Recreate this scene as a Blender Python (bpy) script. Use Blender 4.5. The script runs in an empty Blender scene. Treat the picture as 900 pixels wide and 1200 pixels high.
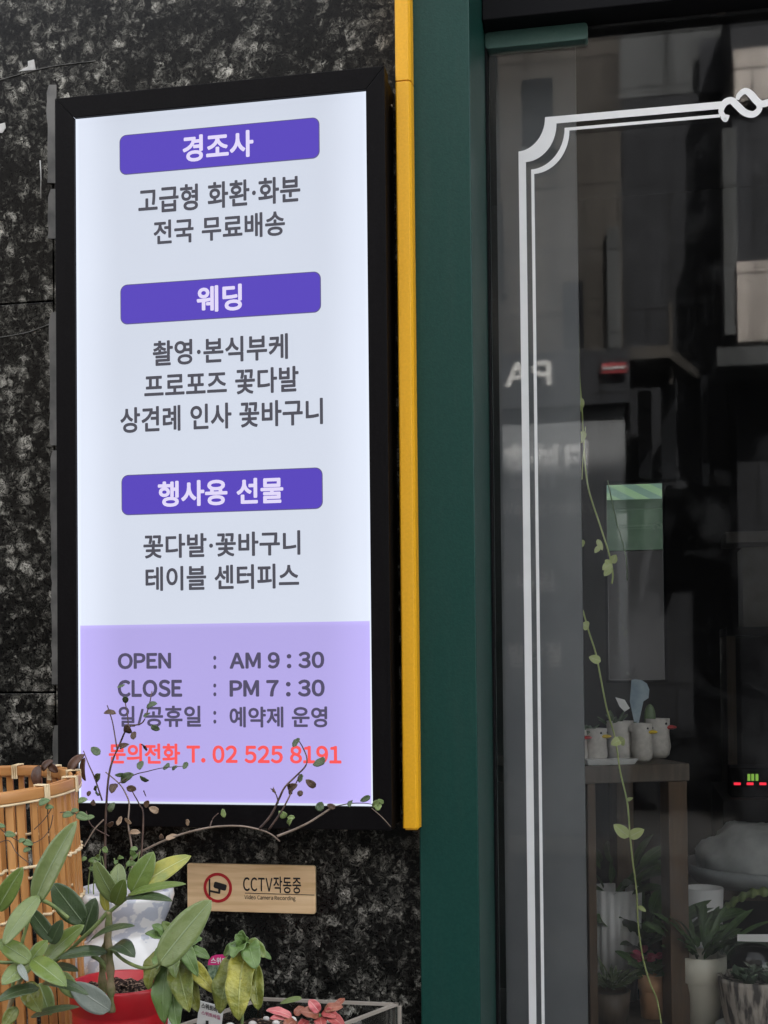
import bpy, bmesh, math, random
from mathutils import Vector, Matrix, Quaternion
random.seed(7)
SC = bpy.context.scene
COL = SC.collection
R = math.radians

# ------------------------------------------------------------------ camera, light, exposure
F, PY = 1500.0, 744.0
CAM = Vector((0.0, -2.0, 1.45))
yaw, pitch, roll = 0.1907, 0.02033, -0.00993
_f = Vector((-math.sin(yaw) * math.cos(pitch), math.cos(yaw) * math.cos(pitch), math.sin(pitch)))
_r0 = Vector((math.cos(yaw), math.sin(yaw), 0)); _u0 = _r0.cross(_f)
_r = _r0 * math.cos(roll) + _u0 * math.sin(roll); _u = -_r0 * math.sin(roll) + _u0 * math.cos(roll)
cd = bpy.data.cameras.new('camera'); cam = bpy.data.objects.new('camera', cd); COL.objects.link(cam)
cam.matrix_world = Matrix((( _r.x, _u.x, -_f.x, CAM.x), (_r.y, _u.y, -_f.y, CAM.y), (_r.z, _u.z, -_f.z, CAM.z), (0, 0, 0, 1)))
cd.sensor_fit = 'HORIZONTAL'; cd.sensor_width = 36; cd.lens = F / 900 * 36
cd.shift_y = (PY - 600) / 900; cd.clip_start = .05; cd.clip_end = 500
SC.camera = cam

SUN_DIR = Vector((0.25, 0.62, 0.75)).normalized()      # towards the sun: behind the shop
w = bpy.data.worlds.new('World'); SC.world = w; w.use_nodes = True
nt = w.node_tree; bg = nt.nodes['Background']
sky = nt.nodes.new('ShaderNodeTexSky'); sky.sky_type = 'NISHITA'; sky.sun_disc = False
sky.sun_elevation = math.asin(SUN_DIR.z); sky.sun_rotation = math.atan2(SUN_DIR.x, SUN_DIR.y)
sky.dust_density = 6; sky.air_density = .7; sky.ozone_density = .6
hs = nt.nodes.new('ShaderNodeHueSaturation'); hs.inputs['Saturation'].default_value = .18       # thin white cloud takes most of the blue out
nt.links.new(sky.outputs[0], hs.inputs['Color']); nt.links.new(hs.outputs[0], bg.inputs[0]); bg.inputs[1].default_value = 0.15
sl = bpy.data.lights.new('sun', 'SUN'); sl.energy = 4.0; sl.angle = R(.5); sl.color = (1, .95, .88)
so = bpy.data.objects.new('sun', sl); COL.objects.link(so); so.location = (2, 6, 10)
so.rotation_euler = (-SUN_DIR).to_track_quat('-Z', 'Y').to_euler()
SC.view_settings.view_transform = 'Standard'; SC.view_settings.look = 'None'; SC.view_settings.gamma = 1
EXPO = 3.05
SC.view_settings.exposure = EXPO
EG = 1.0 / 2 ** EXPO
SC.render.engine = 'CYCLES'
SC.cycles.use_denoising = True
SC.cycles.max_bounces = 8; SC.cycles.diffuse_bounces = 5; SC.cycles.transparent_max_bounces = 24
SC.cycles.sample_clamp_indirect = 8

def ray(px, py):
    return _f + _r * ((px - 450) / F) - _u * ((py - PY) / F)
def at(px, py, Y):
    d = ray(px, py); return CAM + d * ((Y - CAM.y) / d.y)
def atz(px, py, Z):
    d = ray(px, py); return CAM + d * ((Z - CAM.z) / d.z)
def mpp(Y):                                     # metres per photo pixel at depth Y
    return (Y - CAM.y) / F

# ------------------------------------------------------------------ materials
def mat(name, col=(.5, .5, .5), rough=.5, spec=.5, metal=0, emit=None, es=0, coat=0):
    m = bpy.data.materials.new(name); m.use_nodes = True
    b = m.node_tree.nodes['Principled BSDF']
    b.inputs['Base Color'].default_value = (*col, 1); b.inputs['Roughness'].default_value = rough
    b.inputs['Specular IOR Level'].default_value = spec; b.inputs['Metallic'].default_value = metal
    b.inputs['Coat Weight'].default_value = coat
    if emit: b.inputs['Emission Color'].default_value = (*emit, 1); b.inputs['Emission Strength'].default_value = es
    return m
def N(m, t, **kw):
    n = m.node_tree.nodes.new(t)
    for k, v in kw.items():
        if k in n.inputs.keys() if isinstance(k, str) else False: n.inputs[k].default_value = v
        else: setattr(n, k, v)
    return n
def L(m, a, b): m.node_tree.links.new(a, b)
def P(m): return m.node_tree.nodes['Principled BSDF']
def ramp(m, stops):
    n = m.node_tree.nodes.new('ShaderNodeValToRGB'); e = n.color_ramp.elements
    while len(e) < len(stops): e.new(.5)
    for k, (p, c) in enumerate(stops):
        e[k].position = p; e[k].color = (*c, 1) if len(c) == 3 else c
    return n
def noisy(name, c1, c2, scale=8, rough=.5, spec=.5, detail=4, bump=0, bscale=None, stretch=(1, 1, 1), lo=.35, hi=.65, rvar=0, coat=0):
    m = mat(name, c1, rough, spec, coat=coat)
    tc = N(m, 'ShaderNodeTexCoord'); mp = N(m, 'ShaderNodeMapping'); mp.inputs['Scale'].default_value = stretch
    n = N(m, 'ShaderNodeTexNoise'); n.inputs['Scale'].default_value = scale; n.inputs['Detail'].default_value = detail
    L(m, tc.outputs['Object'], mp.inputs[0]); L(m, mp.outputs[0], n.inputs['Vector'])
    r = ramp(m, [(lo, c1), (hi, c2)]); L(m, n.outputs[0], r.inputs[0]); L(m, r.outputs[0], P(m).inputs['Base Color'])
    if bump:
        n2 = N(m, 'ShaderNodeTexNoise'); n2.inputs['Scale'].default_value = bscale or scale; n2.inputs['Detail'].default_value = 3
        L(m, mp.outputs[0], n2.inputs['Vector'])
        b = N(m, 'ShaderNodeBump'); b.inputs['Strength'].default_value = bump; b.inputs['Distance'].default_value = .002
        L(m, n2.outputs[0], b.inputs['Height']); L(m, b.outputs[0], P(m).inputs['Normal'])
    if rvar:
        mr = N(m, 'ShaderNodeMapRange'); mr.inputs['To Min'].default_value = rough - rvar; mr.inputs['To Max'].default_value = rough + rvar
        L(m, n.outputs[0], mr.inputs[0]); L(m, mr.outputs[0], P(m).inputs['Roughness'])
    return m

def granite():
    m = mat('granite', (.02, .02, .02), .22, .14)
    tc = N(m, 'ShaderNodeTexCoord')
    def noise(sc_, det, dist=0, rough=.55, vec=None):
        n = N(m, 'ShaderNodeTexNoise'); n.inputs['Scale'].default_value = sc_; n.inputs['Detail'].default_value = det; n.inputs['Distortion'].default_value = dist; n.inputs['Roughness'].default_value = rough
        L(m, vec or tc.outputs['Object'], n.inputs['Vector']); return n
    def mth(op, a, b):
        k = N(m, 'ShaderNodeMath', operation=op)
        for q, x in enumerate((a, b)):
            if isinstance(x, (int, float)): k.inputs[q].default_value = x
            else: L(m, x, k.inputs[q])
        return k.outputs[0]
    def rp(x, *st):
        r = ramp(m, [(p, (c, c, c)) for p, c in st]); L(m, x, r.inputs[0]); return r.outputs[0]
    n1 = noise(48, 3)
    sub = N(m, 'ShaderNodeVectorMath', operation='SUBTRACT'); sub.inputs[1].default_value = (.5, .5, .5); L(m, n1.outputs['Color'], sub.inputs[0])
    sc = N(m, 'ShaderNodeVectorMath', operation='SCALE'); sc.inputs['Scale'].default_value = .034; L(m, sub.outputs[0], sc.inputs[0])
    ad = N(m, 'ShaderNodeVectorMath', operation='ADD'); L(m, tc.outputs['Object'], ad.inputs[0]); L(m, sc.outputs[0], ad.inputs[1])
    v = N(m, 'ShaderNodeTexVoronoi'); v.inputs['Scale'].default_value = 42; L(m, ad.outputs[0], v.inputs['Vector'])
    v2 = N(m, 'ShaderNodeTexVoronoi'); v2.inputs['Scale'].default_value = 120; L(m, ad.outputs[0], v2.inputs['Vector'])
    sp = N(m, 'ShaderNodeSeparateColor'); L(m, v.outputs['Color'], sp.inputs[0])
    sp2 = N(m, 'ShaderNodeSeparateColor'); L(m, v2.outputs['Color'], sp2.inputs[0])
    big = mth('MULTIPLY', rp(sp.outputs[0], (.30, .0), (.55, .25), (1, 1)), rp(v.outputs['Distance'], (.15, 1), (.62, .1)))
    small = mth('MULTIPLY', rp(sp2.outputs[1], (.45, .0), (1, .8)), rp(v2.outputs['Distance'], (.1, 1), (.6, .15)))
    fine = rp(noise(120, 7, 1.4, .72, ad.outputs[0]).outputs[0], (.40, .03), (.5, .45), (.62, 1.0))
    patch = rp(noise(11, 3, .5).outputs[0], (.34, .35), (.60, 1))
    s_ = mth('MULTIPLY', mth('MULTIPLY', mth('ADD', mth('ADD', big, mth('MULTIPLY', small, .75)), .11), fine), patch)
    fin = ramp(m, [(.0, (.003, .003, .003)), (.06, (.010, .0097, .0088)), (.18, (.075, .0725, .063)), (.42, (.25, .24, .211)), (.8, (.54, .52, .46))])
    L(m, s_, fin.inputs[0]); L(m, fin.outputs[0], P(m).inputs['Base Color'])
    return m

def wood(name, c1, c2, scale=14, stretch=(1, 1, 14), rough=.45, bump=.1):
    return noisy(name, c1, c2, scale, rough, .4, 6, bump, scale * 3, stretch, .3, .7)

def leafmat(name, c1, c2, vein, rough=.42, spec=.5, pucker=.25):
    m = mat(name, c1, rough, spec)
    uv = N(m, 'ShaderNodeUVMap'); sx = N(m, 'ShaderNodeSeparateXYZ'); L(m, uv.outputs[0], sx.inputs[0])
    tc = N(m, 'ShaderNodeTexCoord')
    n = N(m, 'ShaderNodeTexNoise'); n.inputs['Scale'].default_value = 38; n.inputs['Detail'].default_value = 4
    L(m, tc.outputs['Object'], n.inputs['Vector'])
    r = ramp(m, [(.3, c1), (.7, c2)]); L(m, n.outputs[0], r.inputs[0])
    a = N(m, 'ShaderNodeMath', operation='SUBTRACT'); L(m, sx.outputs[0], a.inputs[0]); a.inputs[1].default_value = .5
    ab = N(m, 'ShaderNodeMath', operation='ABSOLUTE'); L(m, a.outputs[0], ab.inputs[0])
    mid = ramp(m, [(.012, (1, 1, 1)), (.035, (0, 0, 0))]); L(m, ab.outputs[0], mid.inputs[0])
    # side veins
    k = N(m, 'ShaderNodeMath', operation='MULTIPLY'); L(m, ab.outputs[0], k.inputs[0]); k.inputs[1].default_value = -.7
    k2 = N(m, 'ShaderNodeMath', operation='ADD'); L(m, k.outputs[0], k2.inputs[0]); L(m, sx.outputs[1], k2.inputs[1])
    k3 = N(m, 'ShaderNodeMath', operation='MULTIPLY'); L(m, k2.outputs[0], k3.inputs[0]); k3.inputs[1].default_value = 70
    sn = N(m, 'ShaderNodeMath', operation='SINE'); L(m, k3.outputs[0], sn.inputs[0])
    sv = ramp(m, [(.9, (0, 0, 0)), (1, (.12, .12, .12))]); L(m, sn.outputs[0], sv.inputs[0])
    ed = ramp(m, [(.475, (0, 0, 0)), (.5, (.8, .8, .8))]); L(m, ab.outputs[0], ed.inputs[0])
    mx = N(m, 'ShaderNodeMath', operation='MAXIMUM'); L(m, mid.outputs[0], mx.inputs[0]); L(m, sv.outputs[0], mx.inputs[1])
    mx2 = N(m, 'ShaderNodeMath', operation='MAXIMUM'); L(m, mx.outputs[0], mx2.inputs[0]); L(m, ed.outputs[0], mx2.inputs[1])
    mix = N(m, 'ShaderNodeMixRGB'); L(m, mx2.outputs[0], mix.inputs[0]); L(m, r.outputs[0], mix.inputs[1]); mix.inputs[2].default_value = (*vein, 1)
    L(m, mix.outputs[0], P(m).inputs['Base Color'])
    b = N(m, 'ShaderNodeBump'); b.inputs['Strength'].default_value = .5; b.inputs['Distance'].default_value = .0012
    L(m, mx.outputs[0], b.inputs['Height'])
    n2 = N(m, 'ShaderNodeTexNoise'); n2.inputs['Scale'].default_value = 70; n2.inputs['Detail'].default_value = 3; L(m, tc.outputs['Object'], n2.inputs['Vector'])
    b2 = N(m, 'ShaderNodeBump'); b2.inputs['Strength'].default_value = pucker; b2.inputs['Distance'].default_value = .006
    L(m, n2.outputs[0], b2.inputs['Height']); L(m, b.outputs[0], b2.inputs['Normal']); L(m, b2.outputs[0], P(m).inputs['Normal'])
    # small brown blemishes
    n3 = N(m, 'ShaderNodeTexNoise'); n3.inputs['Scale'].default_value = 150; n3.inputs['Detail'].default_value = 2; L(m, tc.outputs['Object'], n3.inputs['Vector'])
    bl = ramp(m, [(.70, (0, 0, 0)), (.76, (.6, .6, .6))]); L(m, n3.outputs[0], bl.inputs[0])
    mb = N(m, 'ShaderNodeMixRGB'); L(m, bl.outputs[0], mb.inputs[0]); L(m, mix.outputs[0], mb.inputs[1]); mb.inputs[2].default_value = (c1[0] * .8, c1[1] * .5, c1[2] * .4, 1)
    L(m, mb.outputs[0], P(m).inputs['Base Color'])
    return m

def painted(name, c1, c2, rough=.42, spec=.4, grime=(.03, .03, .028), amount=.5):
    """powder coated metal: fine grain, faint dust streaks, a few scuffs"""
    m = noisy(name, c1, c2, 240, rough, spec, 2, .12, 300, rvar=.05)
    base = P(m).inputs['Base Color'].links[0].from_socket
    tc = N(m, 'ShaderNodeTexCoord'); mp = N(m, 'ShaderNodeMapping'); mp.inputs['Scale'].default_value = (9, 9, .8); L(m, tc.outputs['Object'], mp.inputs[0])
    n = N(m, 'ShaderNodeTexNoise'); n.inputs['Scale'].default_value = 3; n.inputs['Detail'].default_value = 6; n.inputs['Roughness'].default_value = .65; L(m, mp.outputs[0], n.inputs['Vector'])
    n2 = N(m, 'ShaderNodeTexNoise'); n2.inputs['Scale'].default_value = 26; n2.inputs['Detail'].default_value = 8; n2.inputs['Roughness'].default_value = .7; L(m, tc.outputs['Object'], n2.inputs['Vector'])
    r1 = ramp(m, [(.5, (0, 0, 0)), (.78, (amount * .5,) * 3)]); L(m, n.outputs[0], r1.inputs[0])
    r2 = ramp(m, [(.66, (0, 0, 0)), (.72, (amount,) * 3)]); L(m, n2.outputs[0], r2.inputs[0])
    mx = N(m, 'ShaderNodeMath', operation='MAXIMUM'); L(m, r1.outputs[0], mx.inputs[0]); L(m, r2.outputs[0], mx.inputs[1])
    mix = N(m, 'ShaderNodeMixRGB'); L(m, mx.outputs[0], mix.inputs[0]); L(m, base, mix.inputs[1]); mix.inputs[2].default_value = (*grime, 1)
    L(m, mix.outputs[0], P(m).inputs['Base Color']); return m

M = {}
M['granite'] = granite()
M['joint'] = mat('joint_dark', (.004, .004, .004), .9)
M['sealant'] = noisy('sealant', (.09, .09, .085), (.17, .165, .155), 30, .7, .3, 5, .4, 60)
M['scrap'] = noisy('paper_scrap', (.45, .44, .42), (.62, .61, .58), 60, .8)
M['black'] = painted('black_aluminium', (.0035, .003, .0035), (.005, .0045, .005), .45, .08, (.012, .012, .012), .5)
M['blackside'] = noisy('black_brown_reflection', (.012, .010, .008), (.02, .016, .012), 18, .45, .12, 3, 0, rvar=.05)  # brown reflection on the sign's side put into the base colour
M['yellow'] = painted('yellow_paint', (.80, .40, .012), (.86, .44, .016), .42, .4, (.42, .24, .04), .35)
M['green'] = painted('green_paint', (.005, .041, .032), (.007, .047, .037), .40, .26, (.045, .065, .056), .3)
M['greendark'] = noisy('green_paint_reveal', (.012, .07, .055), (.015, .078, .062), 200, .4, .45, 2, .1, 300)
M['rubber'] = mat('black_rubber', (.004, .004, .005), .7, .15)
M['decal'] = noisy('white_vinyl', (.84, .84, .83), (.88, .88, .87), 25, .5)
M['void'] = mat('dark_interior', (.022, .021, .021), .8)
M['floor_in'] = noisy('shop_floor', (.05, .045, .04), (.08, .07, .065), 4, .5)
M['partition'] = noisy('grey_board', (.15, .16, .168), (.185, .193, .2), 7, .7, .3, 5)
M['asphalt'] = noisy('asphalt', (.04, .04, .042), (.065, .065, .065), 60, .9, .3, 6, .5, 200)
M['concrete'] = noisy('paving', (.09, .087, .083), (.13, .126, .12), 6, .85, .3, 6)
M['beige0'] = noisy('grey_render', (.30, .29, .27), (.36, .35, .33), 1.2, .85, .3, 5)
M['soil'] = noisy('potting_soil', (.012, .007, .005), (.30, .21, .15), 190, .95, .2, 2, 1, 200, lo=.52, hi=.68)

def sign_face(name='lit_white_acrylic', rgb=(.64, .69, .80), vs=.012, kb=.22):
    m = mat(name, (.1, .1, .1), .5, .15)
    tc = N(m, 'ShaderNodeTexCoord'); sx = N(m, 'ShaderNodeSeparateXYZ'); L(m, tc.outputs['Generated'], sx.inputs[0])
    def edge(o, wdt):
        a = N(m, 'ShaderNodeMath', operation='SUBTRACT'); L(m, o, a.inputs[0]); a.inputs[1].default_value = .5
        b = N(m, 'ShaderNodeMath', operation='ABSOLUTE'); L(m, a.outputs[0], b.inputs[0])
        q = N(m, 'ShaderNodeMapRange'); q.interpolation_type = 'SMOOTHSTEP'; q.inputs['From Min'].default_value = .5 - wdt; q.inputs['From Max'].default_value = .5
        L(m, b.outputs[0], q.inputs[0]); return q.outputs[0]
    e1 = edge(sx.outputs[0], .17); e1b = edge(sx.outputs[0], .025); e2 = edge(sx.outputs[2], vs)
    n = N(m, 'ShaderNodeTexNoise'); n.inputs['Scale'].default_value = 3.5; n.inputs['Detail'].default_value = 2; L(m, tc.outputs['Object'], n.inputs['Vector'])
    def madd(a, k, c):
        q = N(m, 'ShaderNodeMath', operation='MULTIPLY_ADD'); L(m, a, q.inputs[0]); q.inputs[1].default_value = k
        if isinstance(c, float): q.inputs[2].default_value = c
        else: L(m, c, q.inputs[2])
        return q.outputs[0]
    s = madd(e1, .20, .96); s = madd(e1b, kb, s); s = madd(e2, .12, s); s = madd(n.outputs[0], .10, s)
    zr = madd(sx.outputs[2], -.08, s)
    s2 = N(m, 'ShaderNodeMath', operation='MULTIPLY'); L(m, zr, s2.inputs[0]); s2.inputs[1].default_value = EG
    P(m).inputs['Emission Color'].default_value = (*rgb, 1)
    P(m).inputs['Base Color'].default_value = (.05, .05, .05, 1)
    L(m, s2.outputs[0], P(m).inputs['Emission Strength']); return m
M['face'] = sign_face()
def lit(name, rgb, k=1.0, base=.06):
    return mat(name, tuple(c * base for c in rgb), .5, .15, emit=rgb, es=k * EG)
M['lav'] = sign_face('lit_lavender_film', (.445, .38, .80), .03, .06)
M['pill'] = lit('lit_purple_film', (.095, .058, .48), 1.0)
M['pilledge'] = lit('lit_film_edge', (.11, .10, .22), 1.0)
M['pilltext'] = lit('lit_white_letter', (.72, .66, .90), 1.0)
M['greytext'] = lit('lit_grey_letter', (.075, .075, .095), 1.0)
M['darktext'] = lit('lit_slate_letter', (.085, .075, .135), 1.0)
M['redtext'] = lit('lit_red_letter', (.92, .10, .10), 1.0)
M['bleed'] = lit('lit_edge_strip', (.86, .90, 1.0), 1.1)

def glassmat():
    m = bpy.data.materials.new('door_glass'); m.use_nodes = True; n = m.node_tree; n.nodes.clear()
    out = n.nodes.new('ShaderNodeOutputMaterial'); tr = n.nodes.new('ShaderNodeBsdfTransparent'); gl = n.nodes.new('ShaderNodeBsdfGlossy')
    df = n.nodes.new('ShaderNodeBsdfDiffuse'); fr = n.nodes.new('ShaderNodeFresnel'); fr.inputs[0].default_value = 1.52
    tr.inputs[0].default_value = (.985, .99, .985, 1); gl.inputs['Roughness'].default_value = .021; gl.inputs[0].default_value = (1, 1, 1, 1)
    ml = n.nodes.new('ShaderNodeMath'); ml.operation = 'MULTIPLY'; ml.inputs[1].default_value = GLASS_K; n.links.new(fr.outputs[0], ml.inputs[0])
    mx = n.nodes.new('ShaderNodeMixShader'); n.links.new(ml.outputs[0], mx.inputs[0]); n.links.new(tr.outputs[0], mx.inputs[1]); n.links.new(gl.outputs[0], mx.inputs[2])
    tc = n.nodes.new('ShaderNodeTexCoord'); no = n.nodes.new('ShaderNodeTexNoise'); no.inputs['Scale'].default_value = 9; no.inputs['Detail'].default_value = 7; no.inputs['Distortion'].default_value = 1.2
    n.links.new(tc.outputs['Object'], no.inputs['Vector'])
    rp = n.nodes.new('ShaderNodeMapRange'); rp.inputs['From Min'].default_value = .52; rp.inputs['From Max'].default_value = .75; rp.inputs['To Min'].default_value = .0015; rp.inputs['To Max'].default_value = .022
    n.links.new(no.outputs[0], rp.inputs[0])
    df.inputs[0].default_value = (.5, .5, .5, 1)
    m2 = n.nodes.new('ShaderNodeMixShader'); n.links.new(rp.outputs[0], m2.inputs[0]); n.links.new(mx.outputs[0], m2.inputs[1]); n.links.new(df.outputs[0], m2.inputs[2])
    n.links.new(m2.outputs[0], out.inputs[0]); return m
GLASS_K = .72
M['glass'] = glassmat()

# ------------------------------------------------------------------ mesh builder
def top_loc(o):
    v = Vector((0, 0, 0))
    while o is not None: v = v + o.location; o = o.parent
    return v
class MB:
    def __init__(s): s.v = []; s.f = []; s.uv = {}
    def add(s, vs, fs, uvs=None):
        o = len(s.v); s.v += [Vector(x) for x in vs]
        for k, f in enumerate(fs):
            s.f.append([i + o for i in f])
            if uvs: s.uv[len(s.f) - 1] = [uvs[i] for i in f]
    def box(s, a, b):
        x0, x1 = sorted((a[0], b[0])); y0, y1 = sorted((a[1], b[1])); z0, z1 = sorted((a[2], b[2]))
        s.add([(x0,y0,z0),(x1,y0,z0),(x1,y1,z0),(x0,y1,z0),(x0,y0,z1),(x1,y0,z1),(x1,y1,z1),(x0,y1,z1)],
              [(0,3,2,1),(4,5,6,7),(0,1,5,4),(1,2,6,5),(2,3,7,6),(3,0,4,7)]); return s
    def hexa(s, p):                                       # 8 points: bottom ring, top ring
        s.add(p, [(0,3,2,1),(4,5,6,7),(0,1,5,4),(1,2,6,5),(2,3,7,6),(3,0,4,7)]); return s
    def prism(s, pts, d):                                 # polygon extruded along vector d
        n = len(pts); d = Vector(d); a = [Vector(p) for p in pts]
        s.add(a + [p + d for p in a], [tuple(range(n)), tuple(range(2*n-1, n-1, -1))] + [(i, i+n, (i+1) % n + n, (i+1) % n) for i in range(n)]); return s
    def tube(s, pts, rad, n=8, cap=True):
        pts = [Vector(p) for p in pts]; k = len(pts)
        if not hasattr(rad, '__len__'): rad = [rad] * k
        up = Vector((.31, .2, .93)); rings = []
        vs = []
        for i in range(k):
            t = (pts[min(i+1, k-1)] - pts[max(i-1, 0)]);
            if t.length < 1e-9: t = Vector((0, 0, 1))
            t.normalize(); a = t.cross(up)
            if a.length < .05: a = t.cross(Vector((1, 0, 0)))
            a.normalize(); b = t.cross(a); up = up if True else b
            for j in range(n):
                q = 2 * math.pi * j / n; vs.append(pts[i] + (a * math.cos(q) + b * math.sin(q)) * rad[i])
        fs = [(i*n+j, i*n+(j+1) % n, (i+1)*n+(j+1) % n, (i+1)*n+j) for i in range(k-1) for j in range(n)]
        if cap: fs += [tuple(range(n-1, -1, -1)), tuple(range((k-1)*n, k*n))]
        s.add(vs, fs); return s
    def lathe(s, c, prof, n=40, mtx=None):                # prof: (radius, height) pairs
        c = Vector(c); vs = []; k = len(prof)
        for r, h in prof:
            for j in range(n):
                q = 2 * math.pi * j / n; p = Vector((r * math.cos(q), r * math.sin(q), h))
                if mtx: p = mtx @ p
                vs.append(c + p)
        fs = [(i*n+j, i*n+(j+1) % n, (i+1)*n+(j+1) % n, (i+1)*n+j) for i in range(k-1) for j in range(n)]
        s.add(vs, fs); return s
    def ball(s, c, r, n=12, sc=(1, 1, 1)):
        prof = [(max(1e-4, math.sin(math.pi*i/n)), -math.cos(math.pi*i/n)) for i in range(n+1)]
        c = Vector(c)
        vs = []
        for a, h in prof:
            for j in range(2*n): q = math.pi*j/n; vs.append(c + Vector((a*math.cos(q)*sc[0], a*math.sin(q)*sc[1], h*sc[2])) * r)
        k = len(prof); m = 2*n
        s.add(vs, [(i*m+j, i*m+(j+1) % m, (i+1)*m+(j+1) % m, (i+1)*m+j) for i in range(k-1) for j in range(m)]); return s
    def leaf(s, B, T, wdt, nrm, bend=.12, fold=.18, shape=.45, nu=6, nv=12, wave=0, tipp=1.0):
        """a leaf blade from B to T, width wdt, facing nrm; bend arches it, fold lifts both halves"""
        B = Vector(B); T = Vector(T); ax = T - B; ln = ax.length; ax.normalize()
        n = Vector(nrm) - ax * Vector(nrm).dot(ax); n.normalize(); sd = ax.cross(n)
        vs = []; uv = []; ph = random.random() * 6
        for i in range(nv + 1):
            t = i / nv
            pa_, pb_ = shape * 1.15, shape * 1.55 * tipp; tm = pa_ / (pa_ + pb_); e = (t ** pa_) * ((1 - t) ** pb_); e0 = tm ** pa_ * (1 - tm) ** pb_
            hw = wdt * .5 * e / e0 + .0003
            for j in range(nu + 1):
                x = -1 + 2 * j / nu
                h = ln * bend * 4 * t * (1 - t) * .5 + hw * fold * abs(x) ** 1.3 * (1 if fold > 0 else 1)
                h += wave * math.sin(ph + t * 13 + x * 2) * abs(x) * hw
                vs.append(B + ax * (t * ln) + sd * (x * hw) + n * (h if fold > -9 else 0)); uv.append(((x + 1) / 2, t))
        q = nu + 1
        s.add(vs, [(i*q+j, i*q+j+1, (i+1)*q+j+1, (i+1)*q+j) for i in range(nv) for j in range(nu)], uv); return s
    def build(s, name, m, parent=None, smooth=False, bevel=0, xf=None, solid=0, seg=2):
        off = top_loc(parent) if parent else Vector((0, 0, 0))
        me = bpy.data.meshes.new(name)
        vs = [(xf @ v if xf else v) - off for v in s.v]
        me.from_pydata([tuple(v) for v in vs], [], [tuple(f) for f in s.f])
        if s.uv:
            ul = me.uv_layers.new(name='UVMap')
            for p in me.polygons:
                u = s.uv.get(p.index)
                if u:
                    for li, c in zip(p.loop_indices, u): ul.data[li].uv = c
        else:
            bm = bmesh.new(); bm.from_mesh(me); bmesh.ops.recalc_face_normals(bm, faces=bm.faces[:]); bm.to_mesh(me); bm.free()
        if smooth: me.polygons.foreach_set('use_smooth', [True] * len(me.polygons))
        me.materials.append(m); o = bpy.data.objects.new(name, me); COL.objects.link(o)
        if parent: o.parent = parent
        if bevel:
            b = o.modifiers.new('bevel', 'BEVEL'); b.width = bevel; b.segments = seg; b.limit_method = 'ANGLE'
        if solid:
            b = o.modifiers.new('solid', 'SOLIDIFY'); b.thickness = solid; b.offset = 0
        return o
def tag(o, label=None, cat=None, group=None, kind=None):
    if label: o['label'] = label
    if cat: o['category'] = cat
    if group: o['group'] = group
    if kind: o['kind'] = kind
    return o
def thing(name, label, cat, loc, group=None):
    o = bpy.data.objects.new(name, None); o.empty_display_size = .05; COL.objects.link(o); o.location = loc
    return tag(o, label, cat, group)
def spline(pts, n=6):
    pts = [Vector(p) for p in pts]; out = []
    for i in range(len(pts) - 1):
        p0, p1, p2, p3 = pts[max(i-1, 0)], pts[i], pts[i+1], pts[min(i+2, len(pts)-1)]
        for k in range(n):
            t = k / n
            out.append(.5 * ((2*p1) + (p2-p0)*t + (2*p0-5*p1+4*p2-p3)*t*t + (3*p1-p0-3*p2+p3)*t**3))
    out.append(pts[-1]); return out

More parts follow.
